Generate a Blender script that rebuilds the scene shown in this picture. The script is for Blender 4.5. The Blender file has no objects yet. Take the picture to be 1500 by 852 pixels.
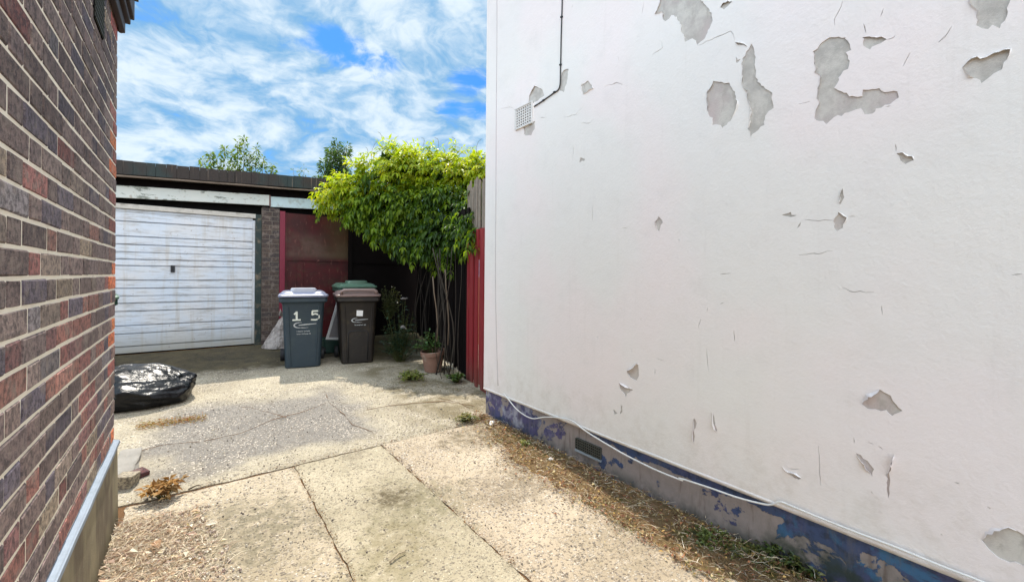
import bpy, bmesh, math, random
from mathutils import Vector, Matrix, noise
R = random.Random(7)
S = bpy.context.scene
C = S.collection
PI = math.pi
# ------------------------------------------------------------------ camera calibration
F, H, YAW, ROLL = 620.0, 1.37, math.atan(466/620), math.radians(.5)

def ray(u, v):
    a, b = u-750, v-404
    a0 = a*math.cos(ROLL)+b*math.sin(ROLL); b0 = -a*math.sin(ROLL)+b*math.cos(ROLL)
    c, s = math.cos(YAW), math.sin(YAW); x = a0/F
    return Vector((s+x*c, c-x*s, -b0/F))
EYE = Vector((0, 0, H))
def onX(u, v, X): r = ray(u, v); return EYE+r*(X/r.x)
def onY(u, v, Y): r = ray(u, v); return EYE+r*(Y/r.y)
def lerp(a, b, t): return a+(b-a)*t
GT = [(-400, 0), (3.4, 0), (5, .035), (6.3, .095), (7.2, .155), (8.0, .225), (400, .225)]
def gz(y):
    for (y0, z0), (y1, z1) in zip(GT, GT[1:]):
        if y <= y1: return lerp(z0, z1, (y-y0)/(y1-y0))
    return .225
def onG(u, v):                                    # where a sight line meets the ground
    r = ray(u, v); z = 0
    for _ in range(40):
        p = EYE+r*((z-H)/r.z); z = lerp(z, gz(p.y), .5)
    return Vector((p.x, p.y, gz(p.y)))
def zm(ox, oy, s, pts): return [(ox+x/s, oy+y/s) for x, y in pts]
def nz(p, s=1.0): return noise.noise(Vector(p)*s)

# ------------------------------------------------------------------ objects
def tag(o, label=None, cat=None, group=None, kind=None):
    for k, v in (('label', label), ('category', cat), ('group', group), ('kind', kind)):
        if v: o[k] = v
    return o
def empty(name, loc, label, cat, rz=0, group=None):
    o = bpy.data.objects.new(name, None); C.objects.link(o)
    o.location = loc; o.rotation_euler = (0, 0, rz); o.empty_display_size = .1
    return tag(o, label, cat, group)
class MB:
    def __init__(s): s.v = []; s.f = []; s.c = []; s.col = (1, 1, 1)
    def add(s, vs, fs, col=None):
        n = len(s.v); s.v += [Vector(p) for p in vs]; s.f += [tuple(i+n for i in f) for f in fs]
        s.c += [col or s.col]*len(vs); return n
    def box(s, a, b, col=None, j=0):
        x0, y0, z0 = a; x1, y1, z1 = b
        vs = [(x, y, z) for z in (z0, z1) for y in (y0, y1) for x in (x0, x1)]
        if j: vs = [tuple(q+R.uniform(-j, j) for q in p) for p in vs]
        s.add(vs, [(0, 2, 3, 1), (4, 5, 7, 6), (0, 1, 5, 4), (2, 6, 7, 3), (0, 4, 6, 2), (1, 3, 7, 5)], col)
    def tube(s, pts, r, n=6, col=None, cap=True):
        pts = [Vector(p) for p in pts]; rs = r if isinstance(r, (list, tuple)) else [r]*len(pts)
        base = len(s.v); up = None; vs = []; fs = []
        for i, p in enumerate(pts):
            d = (pts[min(i+1, len(pts)-1)]-pts[max(i-1, 0)]).normalized()
            if up is None: up = d.orthogonal().normalized()
            else: up = (up-d*up.dot(d)).normalized()
            w = d.cross(up)
            for k in range(n):
                a = 2*PI*k/n; vs.append(p+(up*math.cos(a)+w*math.sin(a))*rs[i])
        for i in range(len(pts)-1):
            for k in range(n):
                fs.append((i*n+k, i*n+(k+1) % n, (i+1)*n+(k+1) % n, (i+1)*n+k))
        if cap: fs += [tuple(range(n))[::-1], tuple((len(pts)-1)*n+k for k in range(n))]
        s.add(vs, fs, col)
    def loft(s, rings, col=None, cap=True):
        n = len(rings[0]); vs = [p for r in rings for p in r]; fs = []
        for i in range(len(rings)-1):
            for k in range(n): fs.append((i*n+k, i*n+(k+1) % n, (i+1)*n+(k+1) % n, (i+1)*n+k))
        if cap: fs += [tuple(range(n))[::-1], tuple((len(rings)-1)*n+k for k in range(n))]
        s.add(vs, fs, col)
    def ribbon(s, pts, w, nrm, th=.0015, col=None):        # a flat stroke with thickness
        pts = [Vector(p) for p in pts]; nrm = Vector(nrm); ws = w if isinstance(w, (list, tuple)) else [w]*len(pts)
        rings = []
        for i, p in enumerate(pts):
            d = (pts[min(i+1, len(pts)-1)]-pts[max(i-1, 0)]).normalized(); q = d.cross(nrm).normalized()*ws[i]/2
            rings.append([p-q, p+q, p+q+nrm*th, p-q+nrm*th])
        s.loft(rings, col)
    def leaf(s, b, d, n, L, W, col, fold=.25):
        d = d.normalized(); sd = d.cross(n)
        if sd.length < 1e-4: sd = d.orthogonal()
        sd.normalize(); n = sd.cross(d)
        m = b+d*L*.45
        s.add([b, m+sd*W/2+n*W*fold, b+d*L-n*L*.12, m-sd*W/2+n*W*fold, m], [(0, 4, 2, 1), (0, 3, 2, 4)], col)
    def build(s, name, mat, parent=None, smooth=False, local=False, bev=0, kind=None):
        me = bpy.data.meshes.new(name)
        off = Vector(parent.location) if (parent and not local) else Vector()
        if parent and not local and parent.parent: off += Vector(parent.parent.location)
        me.from_pydata([tuple(p-off) for p in s.v], [], s.f); me.update()
        at = me.color_attributes.new('col', 'FLOAT_COLOR', 'POINT')
        at.data.foreach_set('color', [q for c in s.c for q in (c[0], c[1], c[2], 1)])
        if smooth:
            me.polygons.foreach_set('use_smooth', [True]*len(me.polygons))
        o = bpy.data.objects.new(name, me); C.objects.link(o)
        if mat: me.materials.append(mat)
        if parent: o.parent = parent
        if bev:
            m = o.modifiers.new('b', 'BEVEL'); m.width = bev; m.segments = 2; m.limit_method = 'ANGLE'
        if smooth == 'auto':
            me.polygons.foreach_set('use_smooth', [True]*len(me.polygons))
            bm = bmesh.new(); bm.from_mesh(me)
            for e in bm.edges:
                if len(e.link_faces) == 2 and e.calc_face_angle(0) > .6: e.smooth = False
            bm.to_mesh(me); bm.free()
        if kind: o['kind'] = kind
        return o

# ------------------------------------------------------------------ node helper
class NT:
    def __init__(s, tree): s.t = tree; s.L = tree.links
    def n(s, ty, ins=None, **kw):
        o = s.t.nodes.new('ShaderNode'+ty)
        for k, v in kw.items(): setattr(o, k, v)
        for k, v in (ins or {}).items(): s.set(o.inputs[k], v)
        return o
    def set(s, sock, v):
        if hasattr(v, 'is_output'): s.L.new(v, sock)
        elif hasattr(v, 'outputs'): s.L.new(v.outputs[0], sock)
        else:
            if isinstance(v, (tuple, list)) and len(v) == 3 and sock.type == 'RGBA': v = (*v, 1)
            sock.default_value = v
    def m(s, op, a, b=0, c=0, clamp=False):
        return s.n('Math', {0: a, 1: b, 2: c}, operation=op, use_clamp=clamp).outputs[0]
    def mix(s, f, a, b, mode='MIX'):
        o = s.n('Mix', data_type='RGBA', blend_type=mode)
        s.set(o.inputs[0], f); s.set(o.inputs[6], a); s.set(o.inputs[7], b); return o.outputs[2]
    def noise(s, vec, sc, det=4, ro=.55, dis=0):
        return s.n('TexNoise', {'Vector': vec, 'Scale': sc, 'Detail': det, 'Roughness': ro, 'Distortion': dis}).outputs[0]
    def step(s, x, lo, hi):
        o = s.n('MapRange', {0: x, 1: lo, 2: hi}); o.interpolation_type = 'SMOOTHSTEP'; return o.outputs[0]
    def bump(s, h, st=.5, d=.01, nrm=None):
        o = s.n('Bump', {'Height': h, 'Strength': st, 'Distance': d})
        if nrm is not None: s.set(o.inputs['Normal'], nrm)
        return o.outputs[0]
    def pos(s): return s.n('NewGeometry').outputs['Position']
    def obj(s): return s.n('TexCoord').outputs['Object']
    def xyz(s, v): return s.n('SeparateXYZ', {0: v}).outputs
    def sc(s, v, k): return s.n('Mapping', {'Vector': v, 'Scale': k}).outputs[0]
    def attr(s, nm='col'): return s.n('Attribute', attribute_name=nm).outputs[0]
def mat(name, build):
    m = bpy.data.materials.new(name); m.use_nodes = True
    t = NT(m.node_tree); p = m.node_tree.nodes['Principled BSDF']
    r = build(t, p) or {}
    for k, v in r.items(): t.set(p.inputs[k], v)
    return m
def plain(name, col, rough=.6, var=.25, sc=6, bs=.2, bd=.004, bsc=120, metal=0, spec=.4, dirt=None):
    def f(t, p):
        o = t.obj(); n = t.noise(o, sc, 5, .6)
        c = t.mix(t.m('MULTIPLY', t.m('SUBTRACT', n, .35, clamp=True), 2*var), col, tuple(q*.35 for q in col))
        if dirt: c = t.mix(t.step(t.noise(o, sc*.6+1, 6, .65), .5, .72), c, dirt)
        return {'Base Color': c, 'Roughness': t.m('ADD', t.m('MULTIPLY', n, .2), rough-.1), 'Metallic': metal,
                'Specular IOR Level': spec, 'Normal': t.bump(t.noise(o, bsc, 3), bs, bd)}
    return mat(name, f)

# ------------------------------------------------------------------ materials
def f(t, p):
    o = t.pos(); a = t.attr()
    n = t.noise(o, 60, 6, .7); n2 = t.noise(o, 14, 4, .6); sp = t.noise(o, 260, 2)
    c = t.mix(t.step(n, .4, .62), a, t.mix(.75, a, (.03, .026, .032)))
    c = t.mix(t.m('MULTIPLY', t.step(n2, .5, .72), .6), c, (.27, .22, .19))
    c = t.mix(t.m('MULTIPLY', t.step(sp, .58, .7), .5), c, (.3, .25, .22))
    return {'Base Color': c, 'Roughness': .85, 'Specular IOR Level': .25,
            'Normal': t.bump(t.m('ADD', n, t.m('MULTIPLY', sp, .6)), .9, .005)}
M_brick = mat('old brick', f)
def f(t, p):
    o = t.pos(); n = t.noise(o, 30, 5, .65)
    c = t.mix(n, (.92, .86, .74), (.8, .73, .6)); c = t.mix(t.m('MULTIPLY', t.step(t.noise(o, 7, 4), .58, .78), .6), c, (.42, .35, .26))
    return {'Base Color': c, 'Roughness': .95, 'Specular IOR Level': .1, 'Normal': t.bump(t.noise(o, 220, 3), .6, .004)}
M_mortar = mat('lime mortar', f)
M_mortar_dark = plain('dark mortar', (.2, .17, .14), .95, spec=.1)
def f(t, p):
    o = t.pos(); n = t.noise(o, 9, 6, .65); n2 = t.noise(t.sc(o, (3, 3, 1)), 2.2, 5, .6)
    c = t.mix(n, (.36, .31, .2), (.2, .175, .12)); c = t.mix(t.step(n2, .45, .68), c, (.16, .13, .095))
    c = t.mix(t.step(t.xyz(o)[2], .16, .0), c, (.1, .085, .05))
    return {'Base Color': c, 'Roughness': .9, 'Specular IOR Level': .2, 'Normal': t.bump(t.m('ADD', n, t.m('MULTIPLY', t.noise(o, 150, 3), .5)), .6, .008)}
M_cement = mat('stained cement render', f)
M_flash = plain('galvanised strip', (.24, .29, .36), .5, .4, 20, .2, metal=.3)
M_eave = plain('dark brown painted eave', (.035, .02, .016), .6, .5, 8)
M_wire = plain('rusty mesh', (.05, .055, .045), .7)
M_copper = plain('dark hook', (.1, .07, .05), .5, metal=.7)

def f(t, p):                                        # white masonry paint
    o = t.pos(); y = t.xyz(o)
    big = t.noise(o, .75, 3, .5); mid = t.noise(o, 5, 5, .6); tint = t.noise(t.sc(o, (1, 1.3, 1)), 1.1, 2, .4)
    c = t.mix(t.step(tint, .38, .62), (.82, .79, .75), (.86, .78, .755))
    c = t.mix(t.m('MULTIPLY', t.step(big, .4, .7), .35), c, (.8, .765, .77))
    c = t.mix(t.m('MULTIPLY', t.step(mid, .5, .8), .25), c, (.66, .63, .6))
    c = t.mix(t.m('MULTIPLY', t.step(t.noise(t.sc(o, (1, 14, .8)), 1.6, 5, .6), .55, .8), .13), c, (.56, .51, .46))
    c = t.mix(t.m('MULTIPLY', t.m('MULTIPLY', t.step(t.xyz(o)[2], .75, .3), t.step(t.noise(o, 9, 6, .7), .42, .7)), .3), c, (.5, .44, .36))
    h = t.m('ADD', t.m('MULTIPLY', t.noise(o, 70, 4, .6), .35), t.m('MULTIPLY', t.noise(o, 11, 4, .55), .9))
    h = t.m('ADD', h, t.m('MULTIPLY', t.noise(o, 300, 2), .16))
    return {'Base Color': c, 'Roughness': .6, 'Specular IOR Level': .3, 'Normal': t.bump(h, .34, .012)}
M_white = mat('white masonry paint', f)
def f(t, p):
    o = t.pos(); n = t.noise(o, 12, 6, .65); n2 = t.noise(o, 3, 4)
    c = t.mix(t.step(n, .35, .65), (.62, .59, .54), (.46, .435, .4)); c = t.mix(t.step(n2, .5, .7), c, (.56, .48, .46))
    c = t.mix(t.m('MULTIPLY', t.step(t.noise(t.sc(o, (1, 1, .5)), 22, 5, .7), .52, .68), .5), c, (.38, .35, .31))
    c = t.mix(t.m('MULTIPLY', t.step(t.noise(o, 40, 4, .7), .56, .7), .5), c, (.55, .53, .49))
    return {'Base Color': c, 'Roughness': .95, 'Specular IOR Level': .15, 'Normal': t.bump(t.noise(o, 180, 4, .7), .5, .005)}
M_render = mat('bare grey render', f)
def f(t, p):                                        # blue plinth paint peeling off render
    o = t.pos(); X, Y, Z = t.xyz(o)
    n = t.noise(o, 5.5, 7, .62, .3); n2 = t.noise(o, 2.3, 3, .5); n3 = t.noise(o, 24, 5, .65)
    far = t.step(Y, 2.15, 2.9); near = t.step(Y, 1.02, .78); top = t.m('MULTIPLY', t.step(Z, .215, .27), t.step(Y, 2.2, 1.7))
    bias = t.m('ADD', t.m('ADD', t.m('MULTIPLY', far, .2), t.m('MULTIPLY', near, .135)), t.m('MULTIPLY', top, .3))
    mask = t.step(t.m('ADD', n, bias), .575, .6)
    blue = t.mix(t.step(n2, .36, .6), (.055, .085, .18), (.1, .085, .19))
    blue = t.mix(t.m('MULTIPLY', t.step(n3, .45, .7), .8), blue, (.03, .04, .065))
    blue = t.mix(t.m('MULTIPLY', t.m('MULTIPLY', t.step(t.noise(o, 7.7, 5, .6), .46, .66), far), .85), blue, (.4, .41, .47))
    blue = t.mix(t.m('MULTIPLY', t.m('MULTIPLY', t.step(t.noise(o, 5.1, 7, .68, .5), .5, .6), near), .8), blue, (.05, .16, .3))
    rend = t.mix(n3, (.36, .31, .29), (.25, .215, .2))
    rend = t.mix(t.m('MULTIPLY', t.step(t.noise(t.sc(o, (6, 6, 1.2)), 3.5, 4), .56, .72), .7), rend, (.13, .09, .07))
    c = t.mix(mask, rend, blue)
    alg = t.m('MULTIPLY', t.step(t.m('SUBTRACT', Z, t.m('MULTIPLY', near, .1)), .14, .0), t.step(t.noise(o, 6, 5, .65), .36, .6))
    c = t.mix(t.m('MULTIPLY', alg, .85), c, (.035, .05, .035))
    c = t.mix(t.m('MULTIPLY', t.step(t.noise(t.sc(o, (1, 5, .9)), 4.7, 6, .7), .5, .72), .45), c, (.16, .14, .12))
    edge = t.m('MULTIPLY', t.m('SUBTRACT', 1, t.m('ABSOLUTE', t.m('SUBTRACT', t.m('MULTIPLY', mask, 2), 1))), .0)
    h = t.m('ADD', t.m('MULTIPLY', mask, .5), t.m('MULTIPLY', t.noise(o, 90, 4, .7), .4))
    return {'Base Color': c, 'Roughness': t.m('SUBTRACT', .85, t.m('MULTIPLY', mask, .25)), 'Specular IOR Level': .3, 'Normal': t.bump(h, .7, .006)}
M_plinth = mat('peeling blue plinth paint', f)
M_pvc = plain('white pvc', (.78, .77, .74), .45, .15, 9)
M_ventwhite = plain('painted vent', (.74, .72, .69), .6, .2, 20)
M_black = plain('black rubber', (.018, .018, .02), .55)
M_greywire = plain('painted over cable', (.5, .44, .44), .6, .3, 5)
M_void = plain('dark void', (.01, .01, .01), .9, spec=0)
M_iron = plain('old iron', (.09, .09, .075), .7, .5, 30, metal=.3)

def concrete(name, base, dark, peb=(.68, .6, .5), pdark=(.13, .11, .095), amount=.55, pebsc=75, yard=False):
    def f(t, p):
        o = t.pos(); X, Y, Z = t.xyz(o)
        v = t.n('TexVoronoi', {'Vector': o, 'Scale': pebsc}); d, pc = v.outputs[0], v.outputs[1]
        v2 = t.n('TexVoronoi', {'Vector': o, 'Scale': pebsc*2.3}); pc2 = t.xyz(v2.outputs[1])[0]
        big = t.noise(o, 1.3, 5, .6); mid = t.noise(o, 6, 6, .65); fine = t.noise(o, 160, 3, .7)
        c = t.mix(t.step(big, .35, .68), base, dark)
        c = t.mix(t.m('MULTIPLY', t.step(mid, .5, .72), .45), c, tuple(q*.62 for q in dark))
        if yard:
            wob = t.m('MULTIPLY', t.m('SUBTRACT', t.noise(o, 1.1, 6, .65), .5), 1.2)
            yy = t.m('ADD', Y, wob); xx = t.m('ADD', X, wob)
            g = t.m('MULTIPLY', t.step(yy, 5.5, 4.9), t.m('MULTIPLY', t.step(yy, 3.45, 3.75), t.m('MULTIPLY', t.step(xx, -.45, -.1), t.step(xx, 1.5, 1.15))))
            c = t.mix(t.m('MULTIPLY', g, .78), c, t.mix(mid, (.17, .163, .163), (.11, .105, .107)))
            ms = t.step(t.m('ADD', yy, t.m('MULTIPLY', mid, .5)), 6.5, 6.95)
            moss = t.mix(t.step(t.noise(o, 4, 8, .75), .3, .72), (.014, .011, .007), (.085, .066, .03))
            ms2 = t.m('MULTIPLY', t.step(xx, 1.55, 2.0), t.step(t.noise(o, 3.3, 5, .65), .38, .6))
        cell = t.xyz(pc)[0]; isp = t.m('MULTIPLY', t.step(cell, 1-amount, 1.02-amount), t.step(d, .62, .4))
        patchy = t.m('ADD', .5, t.m('MULTIPLY', t.step(t.noise(o, 2.1, 4, .6), .4, .6), .5))
        pcol = t.mix(t.step(t.xyz(pc)[1], .15, 1.0), pdark, peb)
        c = t.mix(t.m('MULTIPLY', isp, patchy), c, pcol)
        c = t.mix(t.m('MULTIPLY', t.step(pc2, .82, .86), .45), c, (.1, .08, .06))
        c = t.mix(t.m('MULTIPLY', t.step(fine, .55, .7), .35), c, tuple(min(1, q*1.35) for q in base))
        if yard:
            c = t.mix(t.m('MULTIPLY', ms, .9), c, moss)
            c = t.mix(t.m('MULTIPLY', ms2, .72), c, t.mix(fine, (.085, .066, .032), (.17, .135, .065)))
        for (sx, sy, r, col, k) in STAINS:
            dd = t.n('VectorMath', {0: o, 1: (sx, sy, gz(sy))}, operation='DISTANCE').outputs['Value']
            q = t.m('MULTIPLY', t.step(t.m('ADD', dd, t.m('MULTIPLY', t.m('SUBTRACT', mid, .5), r*1.8)), r, r*.2), t.step(t.noise(o, 15, 6, .72), .3, .62))
            c = t.mix(t.m('MULTIPLY', q, k), c, col)
        h = t.m('ADD', t.m('MULTIPLY', isp, t.m('SUBTRACT', .7, d)), t.m('ADD', t.m('MULTIPLY', fine, .3), t.m('MULTIPLY', mid, .5)))
        return {'Base Color': c, 'Roughness': .9, 'Specular IOR Level': .2, 'Normal': t.bump(h, .95, .009)}
    return mat(name, f)
STAINS = []
for (u, v, r, col, k) in [(375, 775, .55, (.17, .15, .1), .85), (610, 745, .5, (.19, .168, .1), .8), (560, 830, .35, (.22, .19, .11), .7), (745, 715, .4, (.2, .16, .11), .8), (900, 800, .4, (.26, .21, .14), .6), (578, 728, .2, (.075, .055, .03), .85), (520, 668, .14, (.16, .13, .09), .6), (690, 640, .42, (.14, .11, .065), .85), (770, 672, .3, (.16, .125, .075), .8), (590, 790, .25, (.24, .2, .12), .5)]:
    q = onG(u, v); STAINS.append((q.x, q.y, r, col, k))
M_slabA = concrete('beige aggregate concrete', (.47, .395, .29), (.34, .285, .2))
M_slabB = concrete('sandy worn concrete', (.45, .39, .285), (.33, .285, .2), amount=.42, peb=(.6, .54, .4))
M_slabC = concrete('pinkish aggregate concrete', (.48, .395, .29), (.345, .28, .2), amount=.6)
M_yard = concrete('old yard concrete', (.42, .37, .275), (.3, .26, .19), amount=.5, yard=True)
def f(t, p):
    o = t.pos(); n = t.noise(o, 12, 6, .7)
    c = t.mix(n, (.13, .065, .035), (.26, .15, .075))
    return {'Base Color': c, 'Roughness': 1, 'Specular IOR Level': .05, 'Normal': t.bump(t.noise(o, 90, 5, .7), .9, .02)}
M_dirt = mat('joint dirt', f)
def leafmat(name, trans=.45, rough=.45, spec=.35, vary=.3):
    m = bpy.data.materials.new(name); m.use_nodes = True; t = NT(m.node_tree); p = m.node_tree.nodes['Principled BSDF']
    a = t.attr(); o = t.pos(); c = t.mix(t.m('MULTIPLY', t.noise(o, 25, 3), vary), a, t.mix(.5, a, (.02, .03, .01)))
    t.set(p.inputs['Base Color'], c); t.set(p.inputs['Roughness'], rough); t.set(p.inputs['Specular IOR Level'], spec)
    tr = t.n('BsdfTranslucent', {'Color': t.mix(1, c, (1.35, 1.25, .5), 'MULTIPLY')})
    mx = t.n('MixShader', {0: trans, 1: p.outputs[0], 2: tr})
    t.L.new(mx.outputs[0], m.node_tree.nodes['Material Output'].inputs[0]); return m
M_leaf = leafmat('climber leaf', .55, .42)
M_dry = leafmat('dry litter', .12, .85, .15)
M_dleaf = leafmat('dark leaf', .25, .35, .45)
def f(t, p):
    a = t.attr(); o = t.obj(); return {'Base Color': t.mix(t.noise(t.sc(o, (1, 1, .15)), 60, 4), a, t.mix(.6, a, (.03, .02, .015))), 'Roughness': .85, 'Normal': t.bump(t.noise(o, 90, 4), .6, .005)}
M_bark = mat('stem bark', f)
def f(t, p):                                         # garage door
    o = t.pos(); X, Y, Z = t.xyz(o)
    st = t.noise(t.sc(o, (1.2, 1, 9)), 3, 6, .68); bl = t.noise(o, 2.4, 5, .6); vs = t.noise(t.sc(o, (14, 1, 1)), 1.2, 5, .6)
    c = t.mix(t.step(bl, .35, .7), (.58, .64, .72), (.64, .645, .66))
    c = t.mix(t.m('MULTIPLY', t.step(st, .46, .72), .75), c, (.31, .295, .275))
    c = t.mix(t.m('MULTIPLY', t.step(vs, .5, .72), .4), c, (.42, .37, .3))
    lowd = t.step(t.m('ADD', Z, t.m('MULTIPLY', st, .3)), .78, .3)
    c = t.mix(t.m('MULTIPLY', lowd, .7), c, (.26, .24, .17))
    c = t.mix(t.m('MULTIPLY', t.step(t.noise(o, 17, 6, .7), .63, .7), .7), c, (.2, .13, .08))
    return {'Base Color': c, 'Roughness': .5, 'Specular IOR Level': .4, 'Normal': t.bump(t.noise(o, 60, 3), .15, .004)}
M_door = mat('weathered white door paint', f)
def f(t, p):
    o = t.pos(); n = t.noise(t.sc(o, (1, 1, 2.5)), 6, 7, .68); bl = t.noise(o, 3, 4)
    c = t.mix(bl, (.66, .66, .6), (.5, .56, .55)); c = t.mix(t.step(n, .56, .62), c, (.22, .24, .21))
    c = t.mix(t.m('MULTIPLY', t.step(t.noise(o, 15, 5), .6, .7), .6), c, (.3, .24, .18))
    return {'Base Color': c, 'Roughness': .7, 'Normal': t.bump(n, .4, .006)}
M_fascia = mat('peeling fascia paint', f)
M_fascia2 = plain('pale blue fascia paint', (.5, .63, .66), .6, .2, 8, dirt=(.33, .36, .34))
M_strip = plain('dirty cream frame', (.55, .52, .47), .6, .4, 12, dirt=(.3, .27, .23))
def f(t, p):
    o = t.pos(); n = t.noise(t.sc(o, (9, 1, 1)), 2.5, 5, .6); g = t.noise(o, 1.6, 3)
    c = t.mix(n, (.036, .025, .02), (.016, .012, .01)); c = t.mix(t.step(g, .5, .65), c, (.018, .03, .028))
    c = t.mix(t.m('MULTIPLY', t.step(t.noise(t.sc(o, (13, 1, .3)), 3.1, 3), .64, .72), .6), c, (.22, .16, .12))
    return {'Base Color': c, 'Roughness': .8, 'Normal': t.bump(n, .5, .008)}
M_slate = mat('dark weathered roof edge', f)
M_ledge = plain('weathered drip board', (.16, .12, .09), .85, .6, 9)
M_felt = plain('roof felt', (.06, .055, .05), .9)
M_jamb = plain('dark green jamb paint', (.02, .035, .032), .6, .4, 12, dirt=(.2, .15, .1))
def f(t, p):
    o = t.pos(); X, Y, Z = t.xyz(o); n = t.noise(o, 3, 4); n2 = t.noise(t.sc(o, (1, 1, .25)), 24, 4, .6)
    c = t.mix(t.step(n, .35, .65), (.075, .007, .009), (.04, .008, .008)); upper_sheen = t.m('MULTIPLY', t.m('MULTIPLY', t.step(Z, 1.6, 1.72), t.step(Z, 2.15, 1.9)), t.step(t.noise(o, 2.2, 4), .3, .55))  # lighter brownish sheen put into the upper panel's colour
    c = t.mix(t.m('MULTIPLY', upper_sheen, .8), c, (.1, .06, .045)); c = t.mix(t.m('MULTIPLY', t.step(n2, .58, .7), .5), c, (.2, .075, .06))
    c = t.mix(t.m('MULTIPLY', t.step(t.noise(o, 5.3, 6, .7), .5, .66), .65), c, (.055, .03, .016))
    br = t.m('MULTIPLY', t.step(X, 1.65, 2.15), t.step(Z, 1.6, 1.7)); c = t.mix(t.m('MULTIPLY', br, .55), c, (.07, .055, .02))
    return {'Base Color': c, 'Roughness': .5, 'Specular IOR Level': .3, 'Normal': t.bump(n2, .2, .003)}
M_red = mat('maroon gloss paint', f)
M_redframe = plain('raspberry frame paint', (.2, .018, .04), .5, .3, 10)
M_dwood = plain('shade-darkened timber', (.007, .005, .005), .9, .5, 6, spec=.08)  # recess shade is put into this near-black timber colour
def f(t, p):
    o = t.pos(); X, Y, Z = t.xyz(o); n = t.noise(t.sc(o, (5, 9, .5)), 4, 6, .65); bl = t.noise(t.sc(o, (1, 4, 1)), 3, 3)
    c = t.mix(n, (.3, .018, .024), (.16, .01, .016)); c = t.mix(t.m('MULTIPLY', t.step(n, .56, .7), .6), c, (.34, .075, .035))
    low = t.step(t.m('ADD', Z, t.m('MULTIPLY', n, .6)), .75, .3); c = t.mix(t.m('MULTIPLY', low, .7), c, (.16, .06, .045))
    return {'Base Color': c, 'Roughness': .65, 'Normal': t.bump(n, .5, .006)}
M_redboard = mat('red painted fence boards', f)
M_greywood = plain('silvered timber', (.25, .21, .17), .9, .7, 12, .5, .006, 60)
M_navy = plain('navy bin plastic', (.022, .04, .055), .5, .25, 7, .15, .002, 250, spec=.5, dirt=(.035, .055, .06))
M_navylid = plain('greyed lid plastic', (.2, .22, .31), .38, .2, 9, .1, spec=.6)
M_pale = plain('pale lid pad', (.42, .44, .5), .4, .2, 9)
M_brown = plain('brown bin plastic', (.012, .0085, .0065), .5, .3, 7, .15, .002, 250, spec=.5, dirt=(.04, .028, .016))
M_brownlid = plain('faded pinkish brown lid', (.23, .16, .145), .42, .3, 10, spec=.5, dirt=(.11, .075, .065))
M_green = plain('green bin plastic', (.015, .05, .035), .5, .3, 7, spec=.5)
M_greenlid = plain('faded green lid', (.1, .18, .125), .45, .3, 10, spec=.5)
M_paintwhite = plain('white hand lettering', (.66, .68, .6), .7, .2, 30)
M_print = plain('faded print', (.45, .47, .47), .6, .3, 60)
def f(t, p):
    o = t.obj(); n = t.noise(o, 6, 5, .6, 1.2); n2 = t.noise(t.sc(o, (1, 1.6, 1)), 17, 4, .6, .8)
    return {'Base Color': (.003, .0035, .005), 'Roughness': .22, 'Specular IOR Level': .32, 'Normal': t.bump(t.m('ADD', n, t.m('MULTIPLY', n2, .25)), .4, .05)}
M_bag = mat('black polythene', f)
def f(t, p):
    o = t.obj(); n = t.noise(o, 7, 5, .6, 1.)
    return {'Base Color': t.mix(t.step(n, .4, .62), (.34, .3, .275), (.17, .145, .13)), 'Roughness': .45, 'Normal': t.bump(t.noise(o, 12, 5, .6, 1.), .7, .03)}
M_clearbag = mat('cloudy polythene', f)
M_terra = plain('weathered terracotta', (.25, .14, .1), .85, .4, 9, .4, .004, 90, dirt=(.3, .24, .19))
M_soil = plain('potting soil', (.09, .06, .035), 1, .5, 40, .8, .01, 60, spec=.05)
M_mesh = plain('grey panel mesh', (.3, .27, .27), .7, .4, 60)
M_stone = plain('pebble', (.4, .36, .3), .85, .5, 15, .5)
M_paper = plain('crumpled paper', (.78, .77, .75), .7, .15, 12)
M_scrap = plain('dimmed plastic', (.24, .22, .21), .6, .5, 14)  # white scraps, colour dimmed to sit in the dark recess
M_rubble = plain('grey concrete lump', (.3, .28, .25), .95, .5, 8, .6, .01, 70)

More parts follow.
